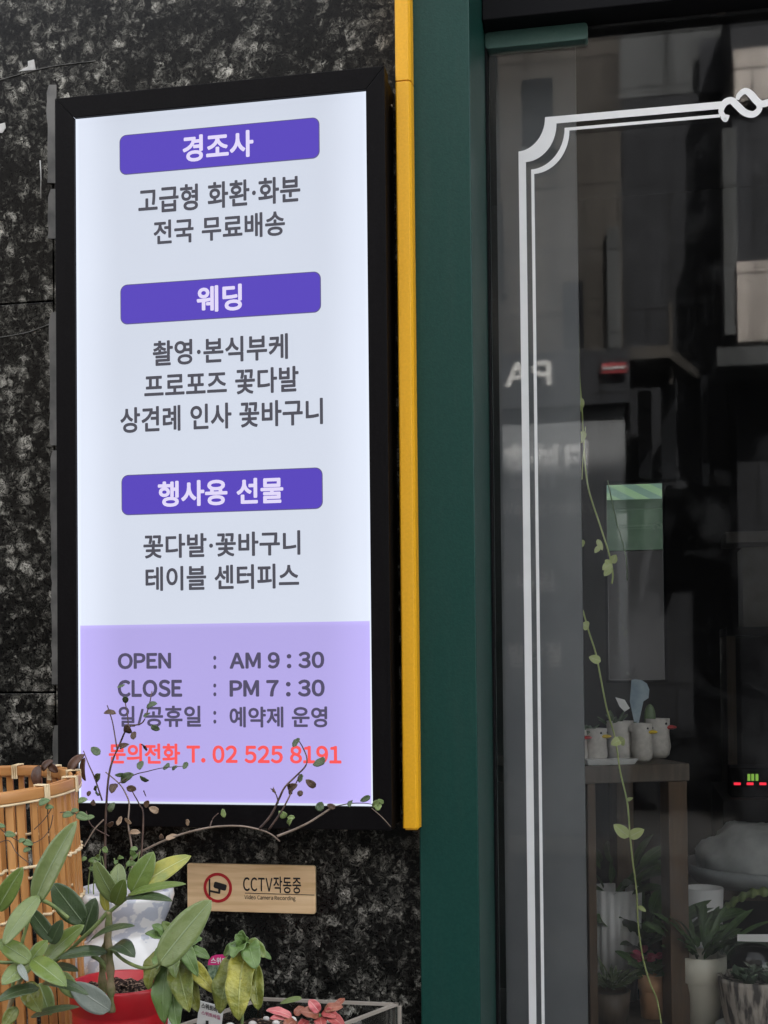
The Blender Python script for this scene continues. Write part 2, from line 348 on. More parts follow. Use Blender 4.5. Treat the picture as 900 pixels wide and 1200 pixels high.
GLY = {}
def glyph(ch):
    """outline of one letter; Latin letters and digits are taken in the plain upright cut"""
    if ch not in GLY:
        q = chr(ord(ch) + 0xFEE0) if 33 <= ord(ch) <= 126 and ch != '/' else ch
        c = bpy.data.curves.new('glyph', 'FONT'); c.body = q; c.resolution_u = 4
        o = bpy.data.objects.new('glyph', c); COL.objects.link(o); bpy.context.view_layer.update()
        me = bpy.data.meshes.new_from_object(o.evaluated_get(bpy.context.evaluated_depsgraph_get()))
        bpy.data.objects.remove(o); bpy.data.curves.remove(c)
        v = [(k.co.x, k.co.y) for k in me.vertices]; f = [tuple(p.vertices) for p in me.polygons]; bpy.data.meshes.remove(me)
        GLY[ch] = (v, f, min(k[0] for k in v), max(k[0] for k in v))
    return GLY[ch]
def text(body, box, Y, m, parent, bold=0.0, mirror=False, name='lettering', pos=None, flip=1):
    """lettering on a wall-parallel plane: box = (x0,x1,ytop,ybot) in photo pixels, or pos = world (X0,X1,Z0,Z1)"""
    V0, F0 = [], []; x = 0
    for ch in body:
        if ch == ' ': x += .30; continue
        gv, gf, a0, a1 = glyph(ch); o0 = len(V0)
        if ord(ch) > 0x1000: sh_, adv = 0, .93
        elif ch == '·': sh_, adv = .11 - a0, a1 - a0 + .22
        else: sh_, adv = .05 - a0, a1 - a0 + .12
        V0 += [(vx + x + sh_, vy) for vx, vy in gv]; F0 += [tuple(i + o0 for i in f) for f in gf]; x += adv
    if pos is None:
        x0, x1, yt, yb = box; xm = (x0 + x1) / 2
        X0, X1 = at(x0, (yt+yb)/2, Y).x, at(x1, (yt+yb)/2, Y).x; Z1, Z0 = at(xm, yt, Y).z, at(xm, yb, Y).z
    else: X0, X1, Z0, Z1 = pos
    xs = [v[0] for v in V0]; ys = [v[1] for v in V0]
    a, b, c0, d = min(xs), max(xs), min(ys), max(ys); off = top_loc(parent)
    # a bolder stroke: the outline stamped around a small circle, each stamp a hair further out
    st_ = [(0, 0)] + ([(bold * math.cos(k * math.pi / 6), bold * math.sin(k * math.pi / 6)) for k in range(12)] if bold else [])
    a -= bold; b += bold; c0 -= bold; d += bold; VV = []; FF = []
    for q, (dx, dy) in enumerate(st_):
        o0 = len(VV)
        for vx, vy in V0:
            u = (vx + dx - a) / (b - a); t = (vy + dy - c0) / (d - c0)
            if mirror: u = 1 - u
            VV.append(tuple(Vector((X0 + (X1 - X0) * u, Y - q * 1e-5 * flip, Z0 + (Z1 - Z0) * t)) - off))
        FF += [tuple(i + o0 for i in f) for f in F0]
    me = bpy.data.meshes.new(name); me.from_pydata(VV, [], FF); me.materials.append(m)
    ob = bpy.data.objects.new(name, me); COL.objects.link(ob); ob.parent = parent; return ob

# ------------------------------------------------------------------ ground, street
g = MB(); g.add([(-60, -60, 0), (60, -60, 0), (60, 60, 0), (-60, 60, 0)], [(0, 1, 2, 3)])
tag(g.build('ground', M['concrete']), kind='structure')
g = MB(); g.add([(-60, -7.2, .004), (60, -7.2, .004), (60, -1.2, .004), (-60, -1.2, .004)], [(0, 1, 2, 3)])
tag(g.build('road', M['asphalt']), kind='structure')

# ------------------------------------------------------------------ granite wall
YJ = -0.04                                         # front of the green door frame
YG = 0.19                                          # door glass
XJ0 = at(490, 700, YJ).x - .002; XJ1 = at(556.5, 600, YJ).x
wall = thing('granite_wall', 'polished black granite wall cladding behind the lit sign', 'wall', (-.9, 0.02, 0))
zj = [at(30, 354.5, 0).z, at(30, 811.5, 0).z]; dz = zj[0] - zj[1]
xj = at(63.5, 500, 0).x; wsl = .9
zs = [0] + sorted([zj[1] - dz, zj[1], zj[0], zj[0] + dz * 1.6, 4.6])
gap = .0016
ztopj = at(63, 100, 0).z
zl_ = [0, zj[1] - dz, zj[1], zj[0], ztopj]
for i in range(4):
    for (xa, xb) in ((xj - 2*wsl, xj - wsl), (xj - wsl, xj)):
        MB().box((xa + gap, 0, zl_[i] + gap), (xb - gap, .03, zl_[i+1] - (gap if i < 3 else .0001))).build('granite_slab', M['granite'], wall, bevel=.0012 if i < 3 else 0)
MB().box((xj + gap, 0, gap), (XJ0 + .03, .03, ztopj - .0001)).build('granite_slab', M['granite'], wall)
MB().box((xj - 2*wsl, 0, ztopj + .0001), (XJ0 + .03, .03, 4.6)).build('granite_slab', M['granite'], wall)
b = MB(); b.box((xj - 2*wsl, .0305, 0), (XJ0 + .02, .06, 4.6)); b.build('backing', M['joint'], wall)
# old grey sealant smeared down the joint beside the sign
b = MB(); pts = []; random.seed(3)
segs = [(100, 215), (222, 280), (366, 522), (528, 802), (850, 905)]
for (ya, yb) in segs:
    n = max(4, int((yb - ya) / 9)); lf = []; rt = []
    for k in range(n + 1):
        y = ya + (yb - ya) * k / n
        x0 = 55.5 + (y - 100) * .009 + random.uniform(-.9, .9); x1 = 66.5 + (y - 100) * .004 + random.uniform(-.5, .5)
        if k == 0: x0 += 3
        lf.append(at(x0, y, -.0008)); rt.append(at(x1, y, -.0008))
    b.prism(lf + rt[::-1], (0, -.0025, 0))
b.build('sealant', M['sealant'], wall)
b = MB()
for poly in ([(22, 84), (33, 78), (33, 72), (40, 70), (42, 82), (30, 83)], [(-2, 146), (6, 144), (7, 150), (3, 156), (-2, 156)]):
    b.prism([at(x, y, -.0008) for x, y in poly], (0, -.0012, 0))
b.build('paper_scrap', M['scrap'], wall)
for pl in ([(-4, 95), (20, 88), (60, 78), (111, 71.5)], [(-4, 396), (30, 390), (50, 383), (65, 377)]):
    MB().tube(spline([at(x, y, -.0012) for x, y in pl]), .0008, 5).build('loose_thread', M['sealant'], wall, True)
MB().tube([at(47, 188, -.001), at(48, 205, -.001), at(48, 232, -.001)], .001, 5).build('paper_scrap', M['scrap'], wall, True)

# ------------------------------------------------------------------ light box sign
YS = -.09
sg = thing('light_box_sign', 'tall lit sign in black frame listing flower services and opening hours', 'sign', (at(258, 944, YS).x, -.045, at(258, 968, YS).z))
XL0, XL1 = at(66, 530, YS).x, at(88.7, 530, YS).x; XR1, XR0 = at(455, 530, YS).x, at(432.5, 530, YS).x
ZT1, ZT0 = at(258, 96.0, YS).z, at(258, 121.3, YS).z; ZB0, ZB1 = at(258, 970, YS).z, at(258, 943, YS).z
YP = YS + .007
def q3(x, z, y=YS): return Vector((x, y, z))
g_ = .0003
for poly in ([(XL0, ZT1), (XR1, ZT1), (XR0, ZT0 + g_), (XL1, ZT0 + g_)], [(XL0, ZB0), (XR1, ZB0), (XR0, ZB1 - g_), (XL1, ZB1 - g_)],
             [(XL0, ZT1 - g_), (XL0, ZB0 + g_), (XL1 - g_, ZB1), (XL1 - g_, ZT0)], [(XR1, ZT1 - g_), (XR1, ZB0 + g_), (XR0 + g_, ZB1), (XR0 + g_, ZT0)]):
    MB().prism([q3(x, z) for x, z in poly], (0, .03, 0)).build('frame_bar', M['black'], sg, bevel=.0009)
MB().box((XL0 + .003, YS + .0302, ZB0 + .003), (XR1 - .003, -.0015, ZT1 - .003)).build('casing', M['blackside'], sg, bevel=.001)
MB().box((XL1 - .004, YP, ZB1 - .004), (XR0 + .004, YP + .004, ZT0 + .004)).build('lit_panel', M['face'], sg)
ZLAV = at(262, 730.5, YP).z
e_ = .0012
MB().box((XL1 + .0035, YP - .0006, ZB1 + .003), (XR0 - .003, YP - .0001, ZLAV)).build('lavender_panel', M['lav'], sg)
def rrect(X0, X1, Z0, Z1, r, n=8):
    out = []
    for cx, cz, a0 in ((X1 - r, Z1 - r, 0), (X0 + r, Z1 - r, 90), (X0 + r, Z0 + r, 180), (X1 - r, Z0 + r, 270)):
        for k in range(n + 1):
            a = R(a0 + 90 * k / n); out.append((cx + r * math.cos(a), cz + r * math.sin(a)))
    return out
PX0, PX1 = at(141.3, 357, YP).x, at(376.3, 350, YP).x
for (yt, yb) in ((148, 195.5), (326, 373.5), (552.3, 600.3)):
    Z1, Z0 = at(258, yt, YP).z, at(258, yb, YP).z
    o = MB().prism([Vector((x, YP - .0007, z)) for x, z in rrect(PX0, PX1, Z0, Z1, .0115)], (0, .0004, 0)).build('heading_banner', M['pilledge'], sg)
    k = .0013
    MB().prism([Vector((x, YP - .0011, z)) for x, z in rrect(PX0 + k, PX1 - k, Z0 + k, Z1 - k, .0105)], (0, .0003, 0)).build('banner_fill', M['pill'], o)
for t, bx, m, bo in (
    ('경조사', (214, 297, 155.5, 187), 'pilltext', .030), ('웨딩', (230.5, 283.5, 334, 365), 'pilltext', .030), ('행사용 선물', (185, 332, 561.5, 592), 'pilltext', .030),
    ('고급형 화환·화분', (162, 352, 212.5, 244), 'greytext', .024), ('전국 무료배송', (180, 334, 252.5, 281.5), 'greytext', .024),
    ('촬영·본식부케', (179, 337.5, 395, 425), 'greytext', .024), ('프로포즈 꽃다발', (169, 350, 433.5, 463.5), 'greytext', .024),
    ('상견례 인사 꽃바구니', (141, 378.5, 472, 502.5), 'greytext', .024), ('꽃다발·꽃바구니', (168, 352, 624, 652.5), 'greytext', .024), ('테이블 센터피스', (170.5, 350.5, 662, 691), 'greytext', .024),
    ('OPEN', (138, 200.5, 765, 784), 'darktext', .038), (':', (250, 253.5, 768.5, 784), 'darktext', .038), ('AM 9 : 30', (269, 380, 764, 783.5), 'darktext', .038),
    ('CLOSE', (138, 213.5, 796.5, 817), 'darktext', .038), (':', (250, 253.5, 801, 816), 'darktext', .038), ('PM 7 : 30', (269, 380.5, 796.5, 816.5), 'darktext', .038),
    ('일/공휴일', (139, 235.5, 827, 852), 'darktext', .026), (':', (250, 253.5, 833, 848), 'darktext', .038), ('예약제 운영', (269, 383.5, 828, 852.5), 'darktext', .026),
    ('문의전화 T. 02 525 8191', (127.5, 400, 871.5, 896), 'redtext', .032)):
    text(t, bx, YP - .0016, M[m], sg, bo)
MB().ball((XR1 - .0025, -.02, at(459, 124, -.02).z), .0022, 6).build('screw', M['decal'], sg, True)

# ------------------------------------------------------------------ CCTV board
M['pine'] = wood('pine_board', (.62, .40, .20), (.86, .62, .37), 10, (.7, 1, 9), .5, .05)
M['signred'] = mat('sign_red', (.42, .012, .018), .5); M['ink'] = mat('black_ink', (.012, .011, .012), .5)
YC = -.008
cc = thing('wall_sign', 'small pine board with red ring camera emblem, screwed to the granite', 'sign', (at(294, 1070, 0).x, 0, at(294, 1070, 0).z))
X0, X1 = at(219.3, 1040, YC).x, at(369.3, 1040, YC).x; Z1, Z0 = at(294, 1013.2, YC).z, at(294, 1069.3, YC).z
MB().prism([Vector((x, YC, z)) for x, z in rrect(X0, X1, Z0, Z1, .004)], (0, -YC - .0005, 0)).build('board', M['pine'], cc, bevel=.0012)
ctr = at(255.3, 1040.2, YC); ro, ri = 18.2 * mpp(YC), 14.6 * mpp(YC); n = 48
b = MB(); vs = []; Yk = YC - .0006
for k in range(n):
    a = 2 * math.pi * k / n
    for r_ in (ro, ri): vs.append((ctr.x + r_ * math.cos(a), Yk, ctr.z + r_ * math.sin(a)))
b.add(vs, [(2*k, 2*k+1, (2*k+3) % (2*n), (2*k+2) % (2*n)) for k in range(n)]); b.build('emblem_ring', M['signred'], cc)
b = MB()
def epoly(pts, dy=0): b.add([at(x, y, Yk - dy) for x, y in pts], [tuple(range(len(pts)))])
epoly([(244.6, 1030), (246.4, 1030), (246.6, 1050), (244.8, 1050)])
c0 = at(258, 1038.5, Yk); a_ = R(-14)
body = rrect(-8.2 * mpp(YC), 8.2 * mpp(YC), -3.9 * mpp(YC), 3.9 * mpp(YC), 2.2 * mpp(YC))
b.add([(c0.x + x * math.cos(a_) - z * math.sin(a_), Yk - .0003, c0.z + x * math.sin(a_) + z * math.cos(a_)) for x, z in body], [tuple(range(len(body)))])
epoly([(246.5, 1043), (257.5, 1045.2), (257.5, 1047.6), (246.5, 1045.4)], .0001); epoly([(256, 1041.5), (258.6, 1041.5), (258, 1047), (255.6, 1046.8)], .0002)
b.build('emblem_camera', M['ink'], cc)
text('CCTV작동중', (285, 352.8, 1027, 1046.4), Yk, M['ink'], cc, .012)
text('Video Camera Recording', (286.5, 346.3, 1049.4, 1055.8), Yk, M['ink'], cc, .006)
b = MB(); b.add([at(287, 1047, Yk), at(368.5, 1049.3, Yk), at(368.5, 1048.5, Yk), at(287, 1046.2, Yk)], [(0, 1, 2, 3)]); b.build('rule', M['ink'], cc)

# ------------------------------------------------------------------ yellow channel and green door frame
YY = -.062
yc = thing('yellow_trim', 'yellow painted metal channel running up between sign and green frame', 'trim', (at(470, 900, YY).x, -.02, at(480, 971, YY).z))
xa, xb = at(467, 480, YY).x, at(486.0, 480, YY).x
zc = at(472, 94.5, YY).z; zb = at(480, 971, YY).z
for z0, z1 in ((zb, zc - .0008), (zc + .0008, 3.2)):
    MB().prism([Vector((x, y, z0)) for x, y in ((xa, 0), (xa, YY + .002), (xa + .002, YY), (xb - .005, YY), (xb - .0012, YY + .005), (xb, YY + .02), (xb, 0))], (0, 0, z1 - z0)).build('channel', M['yellow'], yc, bevel=.0006)
MB().box((xa + .003, YY + .006, zb - .003), (xb - .004, -.001, zb)).build('end_cap', M['yellow'], yc)
fr = thing('door_frame', 'dark green painted metal door frame beside the yellow channel', 'door frame', ((XJ0 + XJ1) / 2, 0, 0))
zh = at(690, 23, .17).z
MB().box((XJ0, YJ, .0), (XJ1, YG + .06, 3.4)).build('jamb', M['green'], fr, bevel=.002)
XE = XJ1 + 1.35
MB().box((XE, YJ, .0), (XE + .1, YG + .06, 3.4)).build('jamb', M['green'], fr, bevel=.002)
MB().box((XJ1 + .001, .135, zh), (XE - .001, YG + .05, 3.4)).build('header', M['rubber'], fr, bevel=.002)
MB().box((XJ1 + .0005, YG - .012, 0.02), (XJ1 + .004, YG + .012, zh - .002)).build('gasket', M['rubber'], fr)
# ------------------------------------------------------------------ glass door
dr = thing('glass_door', 'frameless glass door with white ornamental border line', 'door', (XJ1 + .6, YG, .02))
MB().box((XJ1 + .006, YG - .004, .03), (XE - .01, YG + .004, zh - .003)).build('pane', M['glass'], dr)
YF = YG - .014
pa, pb = at(568.5, 45, YF), at(688.5, 40, YF); zp1, zp0 = at(628, 24, YF).z, at(628, 51.5, YF).z
M['patch'] = noisy('green_paint_patch', (.055, .125, .105), (.062, .135, .114), 260, .4, .45, 2, .1, 300)
rr = rrect(pa.x, pb.x, zp0, zh - .0006, .006)
MB().prism([Vector((x, YF, z)) for x, z in rr], (0, .028, 0)).build('patch_fitting', M['patch'], dr, bevel=.001)
# white vinyl border
YD = YG - .0055
zl, zr_ = at(609.5, 640, YD), None
b = MB()
def Pd(x, y): return at(x, y, YD)
def ring(x0, xc, yT, yC, rx, wd):
    """outline strip of a frame with a notched (concave) corner, thickness wd metres, from bottom up and to the right end"""
    return None
X_o = at(609, 300, YD).x; X_i = at(624.2, 300, YD).x
Zt = at(640, 137.2, YD).z; Zc = at(608, 177.5, YD).z; Xc = at(638.8, 150, YD).x
def corner(X0, Z1, dX, dZ, n=14):                      # concave quarter from (X0, Z1-dZ) to (X0+dX, Z1), bulging towards the inside
    o = []
    for k in range(n + 1):
        a = math.pi / 2 * k / n
        o.append((X0 + dX * math.sin(a), Z1 - dZ * math.cos(a)))
    return o
Xend = at(846, 120, YD).x; Zbot = .35
mm = mpp(YD)
def strip(off, wd, xend):
    A = []; Bp = []
    dX, dZ = Xc - X_o, Zt - Zc
    # outer curve offset by off, inner by off+wd (constant-width inset of both straight runs, arc radius shared)
    for lst, k in ((A, off), (Bp, off + wd)):
        lst.append((X_o + k, Zbot))
        s_ = k * .55
        for x, z in corner(X_o + k, Zt - k, dX + s_ - k * .0, dZ + s_ - k * .0): lst.append((x, z))
        lst.append((xend, Zt - k))
    q = len(A)
    b.add([(x, YD, z) for x, z in A] + [(x, YD, z) for x, z in Bp], [(i, i + 1, q + i + 1, q + i) for i in range(q - 1)])
strip(0, 8.6 * mm, Xend); strip(14.6 * mm, 3.6 * mm, Xend - 2 * mm)
# knot ornament: two interlaced S loops
def ribbon(pts, wds):
    pts = [Pd(x, y) for x, y in pts]; sp = spline(pts, 8); vs = []; k = len(sp)
    for i, p in enumerate(sp):
        t = sp[min(i+1, k-1)] - sp[max(i-1, 0)]; t.normalize(); nn = Vector((-t.z, 0, t.x))
        u = i / (k - 1) * (len(wds) - 1); j = min(int(u), len(wds) - 2); wv = wds[j] + (wds[j+1] - wds[j]) * (u - j)
        p = Vector((p.x, YD - .0006 * (1 if len(b.f) % 2 else 1) - RB[0], p.z)); vs += [p + nn * wv * mm / 2, p - nn * wv * mm / 2]
    b.add(vs, [(2*i, 2*i+1, 2*i+3, 2*i+2) for i in range(k - 1)])
RB = [0]
ribbon([(850, 138), (845, 131), (849, 121), (857, 118), (864, 124), (873, 132), (883, 134), (890, 127), (886, 118), (878, 109), (872, 107), (866, 112), (864, 117)], [5, 6, 8, 8, 8, 8, 7, 6, 6, 7, 6, 4])
RB[0] = .0004
ribbon([(868, 110), (874, 107), (880, 111), (887, 119), (893, 122), (903, 120), (930, 117)], [5, 7, 8, 8, 8, 8, 8])
RB[0] = .0008
ribbon([(846, 137), (850, 141), (853, 135)], [4, 5, 4])
b.build('border_decal', M['decal'], dr)

# ------------------------------------------------------------------ shop shell and interior
sh = thing('shop_building', 'dark flower shop room behind the glass door', 'building', (.6, 2, 0))
XI0, XI1 = XJ1 - .5, XE + .9
YB = 3.6
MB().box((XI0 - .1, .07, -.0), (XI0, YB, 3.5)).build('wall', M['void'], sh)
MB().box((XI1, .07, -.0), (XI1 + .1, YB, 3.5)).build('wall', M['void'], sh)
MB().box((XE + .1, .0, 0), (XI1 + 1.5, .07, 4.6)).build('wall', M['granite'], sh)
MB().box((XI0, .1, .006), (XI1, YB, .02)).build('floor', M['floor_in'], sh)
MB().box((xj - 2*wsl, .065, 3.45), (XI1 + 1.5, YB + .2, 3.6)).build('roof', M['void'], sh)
MB().box((-9, .001, 4.6), (9, 4, 13)).build('shading_storeys', M['beige0'], sh)  # unseen storeys, height chosen to shade the road and low facades opposite
MB().box((-9, -.0, 0), (xj - 2*wsl - .005, 4, 4.595)).build('wall', M['beige0'], sh)
MB().box((XI1 + 1.51, 0, 0), (9, 4, 4.595)).build('wall', M['beige0'], sh)
MB().box((XE + .12, -.55, 0), (XE + .4, -.001, 4.59)).build('side_light_blocker', M['granite'], sh)  # added out of view to block side light and darken the door reveal
MB().box((XJ0 - .04, .0, 3.41), (XE + .1, .06, 4.6)).build('wall', M['granite'], sh)
# back wall with a small window
wx0, wx1 = at(709, 690, YB).x, at(781, 690, YB).x; wz1, wz0 = at(745, 563, YB).z, at(745, 800, YB).z
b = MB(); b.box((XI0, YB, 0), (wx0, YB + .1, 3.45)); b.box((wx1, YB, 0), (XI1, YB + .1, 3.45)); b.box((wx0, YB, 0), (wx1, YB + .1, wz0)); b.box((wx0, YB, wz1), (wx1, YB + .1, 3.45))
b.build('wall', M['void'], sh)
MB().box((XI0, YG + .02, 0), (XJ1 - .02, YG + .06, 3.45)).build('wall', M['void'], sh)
# grey board standing behind the glass edge
YQ = .30
MB().box((at(588, 700, YQ).x, YQ, .02), (at(682.3, 700, YQ).x, YQ + .03, 2.6)).build('partition_board', M['partition'])
tag(bpy.data.objects['partition_board'], 'plain grey board standing just inside the door glass', 'partition')


# ------------------------------------------------------------------ street opposite (seen reflected in the door)
def mir(p): return Vector((p.x, 2 * YG - p.y, p.z))
def rbox(px0, px1, py0, py1, Yv, dep, b=None):        # a box whose front is seen at these photo pixels in the reflection
    a = mir(at(px0, (py0 + py1) / 2, Yv)); c = mir(at(px1, (py0 + py1) / 2, Yv)); xm = (px0 + px1) / 2
    z1 = at(xm, py0, Yv).z; z0 = max(0, at(xm, py1, Yv).z)
    b = b or MB(); b.box((a.x, a.y, z0), (c.x, a.y - dep, z1)); return b
def facade(name, c1, c2, w_=1.1, h_=.55):
    """panel-clad wall: slightly different panels with thin dark joints and rain streaks"""
    m = noisy(name, c1, c2, .7, .85, .3, 5)
    base = P(m).inputs['Base Color'].links[0].from_socket
    tc = N(m, 'ShaderNodeTexCoord'); mp = N(m, 'ShaderNodeMapping'); mp.inputs['Rotation'].default_value = (R(90), 0, 0); L(m, tc.outputs['Object'], mp.inputs[0])
    b = N(m, 'ShaderNodeTexBrick'); b.inputs['Scale'].default_value = 1; b.inputs['Brick Width'].default_value = w_; b.inputs['Row Height'].default_value = h_; b.inputs['Mortar Size'].default_value = .012
    b.inputs['Color1'].default_value = (1, 1, 1, 1); b.inputs['Color2'].default_value = (.78, .78, .78, 1); b.inputs['Mortar'].default_value = (.35, .35, .35, 1); L(m, mp.outputs[0], b.inputs['Vector'])
    m2 = N(m, 'ShaderNodeMapping'); m2.inputs['Scale'].default_value = (4, 4, .25); L(m, tc.outputs['Object'], m2.inputs[0])
    n = N(m, 'ShaderNodeTexNoise'); n.inputs['Scale'].default_value = 1.4; n.inputs['Detail'].default_value = 6; L(m, m2.outputs[0], n.inputs['Vector'])
    r = ramp(m, [(.35, (.55, .55, .55)), (.6, (1, 1, 1))]); L(m, n.outputs[0], r.inputs[0])
    x = N(m, 'ShaderNodeMixRGB', blend_type='MULTIPLY'); x.inputs[0].default_value = 1; L(m, b.outputs[0], x.inputs[1]); L(m, r.outputs[0], x.inputs[2])
    y = N(m, 'ShaderNodeMixRGB', blend_type='MULTIPLY'); y.inputs[0].default_value = 1; L(m, base, y.inputs[1]); L(m, x.outputs[0], y.inputs[2])
    L(m, y.outputs[0], P(m).inputs['Base Color']); return m
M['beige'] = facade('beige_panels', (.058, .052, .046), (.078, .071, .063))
M['pale'] = facade('pale_tile', (.44, .40, .37), (.48, .44, .405), .8, .6)
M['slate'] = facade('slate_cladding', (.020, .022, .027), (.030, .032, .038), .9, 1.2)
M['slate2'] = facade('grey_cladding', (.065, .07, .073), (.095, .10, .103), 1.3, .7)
M['shopgrey'] = noisy('grey_shopfront', (.16, .17, .182), (.19, .2, .21), .8, .7, .3, 4)
M['darkglass'] = mat('dark_window', (.012, .013, .015), .08)
M['white'] = noisy('white_paint', (.55, .55, .54), (.60, .60, .59), 10, .5)
M['fadedwhite'] = noisy('faded_letter', (.40, .41, .42), (.45, .46, .47), 10, .5)
M['red'] = noisy('red_panel', (.20, .012, .016), (.24, .016, .02), 10, .5)
A1 = thing('apartment_building', 'beige rendered apartment block across the alley, reflected in the door glass', 'building', mir(at(650, 400, 9)) * Vector((1, 1, 0)) if False else Vector((mir(at(650, 400, 9)).x, mir(at(650, 400, 9)).y, 0)))
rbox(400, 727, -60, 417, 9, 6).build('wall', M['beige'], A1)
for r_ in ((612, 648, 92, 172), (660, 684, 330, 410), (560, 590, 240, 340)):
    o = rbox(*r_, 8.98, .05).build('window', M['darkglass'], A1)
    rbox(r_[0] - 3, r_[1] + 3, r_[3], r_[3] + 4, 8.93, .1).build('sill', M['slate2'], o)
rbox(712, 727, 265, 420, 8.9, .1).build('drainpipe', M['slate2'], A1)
pA = mir(at(640, 600, 8.6))
S1 = thing('beauty_shop', 'grey shopfront with dark signboard and pale lettering, reflected in the glass', 'shop', (pA.x, pA.y, 0))
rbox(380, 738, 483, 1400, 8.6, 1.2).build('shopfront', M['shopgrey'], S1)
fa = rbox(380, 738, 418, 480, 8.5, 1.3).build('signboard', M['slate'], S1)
def rtext(t, px0, px1, py0, py1, Yv, m, parent, bold=0, mirror=False):
    a, c = mir(at(px0, (py0+py1)/2, Yv)), mir(at(px1, (py0+py1)/2, Yv)); xm = (px0+px1)/2
    # facing +Y: the picture reads it through the mirror, so un-mirrored lettering comes out reversed
    return text(t, None, a.y, m, parent, bold, mirror, pos=(a.x, c.x, at(xm, py1, Yv).z, at(xm, py0, Yv).z), flip=-1)
rtext('PA', 592, 646, 424, 452, 8.47, M['white'], fa, .03, True)
rtext('한뷰티', 592, 690, 518, 572, 8.597, M['fadedwhite'], S1, .045)
rtext('네일', 606, 650, 668, 694, 8.597, M['white'], S1, .02)
rtext('발각질', 596, 658, 752, 782, 8.597, M['white'], S1, .02)
rtext('Waxing beauty', 588, 697, 587, 606, 8.597, M['white'], S1, .012)
rbox(705, 734, 425, 437, 8.44, .03).build('small_sign', M['red'], fa)
rbox(706, 733, 429.5, 432, 8.43, .005).build('sign_stripe', M['fadedwhite'], fa)
pB = mir(at(790, 600, 10.5))
B1 = thing('office_building', 'dark slate building across the alley, reflected in the door glass', 'building', (pB.x, pB.y, 0))
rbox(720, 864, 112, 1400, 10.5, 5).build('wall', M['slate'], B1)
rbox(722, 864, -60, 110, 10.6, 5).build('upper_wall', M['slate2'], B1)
rbox(820, 846, 45, 108, 10.45, .05).build('window', M['slate'], B1)
for r_ in ((748, 764, 458, 560), (775, 792, 436, 562), (822, 830, 440, 570)):
    rbox(*r_, 9.6, .2).build('column', M['darkglass'], B1)
rbox(690, 786, 407, 421, 8.9, 1.2).build('canopy', M['beige'], B1)
b = MB(); q = [mir(at(*p)) for p in ((786, 407, 8.9), (822, 436, 10.2), (822, 446, 10.2), (786, 421, 8.9))]
b.prism(q, (0, -.6, 0)); b.build('canopy', M['beige'], B1)
MB().tube([mir(at(785, 355, 9.2)), mir(at(786, 450, 9.2))], .02).build('downpipe', M['beige'], B1)
pC = mir(at(890, 600, 9.5))
C1 = thing('apartment_building', 'pale tiled apartment block with dark bands at the right, reflected in the glass', 'building', (pC.x, pC.y, 0))
rbox(866, 1400, -60, 1400, 9.6, 5).build('wall', M['slate'], C1)
for r_ in ((860, 1200, 42, 104), (864, 1200, 296, 392)):
    rbox(*r_, 9.5, .5).build('tile_band', M['pale'], C1)
rbox(848, 864, 150, 392, 9.55, .4).build('side_band', M['slate2'], C1)
rbox(840, 1200, 398, 420, 9.0, .7).build('canopy', M['slate2'], C1)
# the rest of the row, right and left, closing the alley
pD = mir(at(-200, 600, 9.2))
D1 = thing('house_row', 'plain rendered houses further down the opposite side of the alley', 'building', (pD.x - 4, pD.y, 0))
MB().box((pD.x - 12, pD.y, 0), (mir(at(378, 600, 9)).x, pD.y - 5, 7)).build('wall', M['beige'], D1)
for k in range(4): MB().box((pD.x - 10 + k * 2.6, pD.y + .03, 3.6), (pD.x - 9 + k * 2.6, pD.y - .05, 5)).build('window', M['darkglass'], D1)

# ------------------------------------------------------------------ inside the shop
def lathe_thing(name, label, cat, px, pyb, Y, prof, m, part, group=None, n=40):
    p = at(px, pyb, Y); t = thing(name, label, cat, p, group)
    MB().lathe(p, prof, n).build(part, m, t, True); return t, p
M['brown'] = wood('dark_brown_wood', (.075, .058, .042), (.115, .088, .064), 10, (9, 9, 1), .5, .06)
M['brownleg'] = wood('stained_wood', (.075, .046, .026), (.11, .068, .037), 10, (9, 9, 1), .5, .06)
M['duck'] = noisy('grey_stoneware', (.50, .475, .43), (.60, .57, .52), 90, .75, .3, 4, .2, 200)
M['beakred'] = mat('red_glaze', (.42, .03, .03), .35); M['beakyel'] = mat('yellow_glaze', (.72, .50, .02), .35)
M['succ'] = leafmat('succulent_green', (.09, .14, .09), (.15, .21, .13), (.2, .25, .17))
M['darkleaf'] = leafmat('dark_leaf', (.035, .08, .022), (.075, .135, .04), (.11, .17, .07))
M['porcelain'] = noisy('white_porcelain', (.78, .78, .76), (.84, .84, .82), 20, .3)
M['terracotta'] = noisy('terracotta', (.42, .23, .12), (.5, .29, .16), 22, .75, .3, 4, .2, 90)
# wooden stand, turned a little: near end at the left
YA, YBk = .62, .74
def T_(px, py): # front-top edge interpolated in depth
    return at(px, py, YA + (YBk - YA) * (px - 640) / (808 - 640))
e0, e1 = T_(600, 921), T_(808, 890); e0.z = e1.z = (e0.z + e1.z) / 2
ztop = atz(0, 0, 1).z and at(745, 896, .70).z
e0.z = e1.z = ztop
dirx = (e1 - e0).normalized(); diry = Vector((-dirx.y, dirx.x, 0))
st = thing('wooden_stand', 'dark wooden stand inside the door carrying the duck planters', 'stand', ((e0 + e1) / 2 + diry * .16) * 1.0)
st.location.z = at(822, 1197, .78).z
ZBN = at(822, 1197, .78).z
def ob(a, bq, z0, z1, d0, d1):
    p = [e0 + dirx * a + diry * d0, e0 + dirx * bq + diry * d0, e0 + dirx * bq + diry * d1, e0 + dirx * a + diry * d1]
    return MB().hexa([Vector((v.x, v.y, z0)) for v in p] + [Vector((v.x, v.y, z1)) for v in p])
ln = (e1 - e0).length; sp_ = mpp(.7)
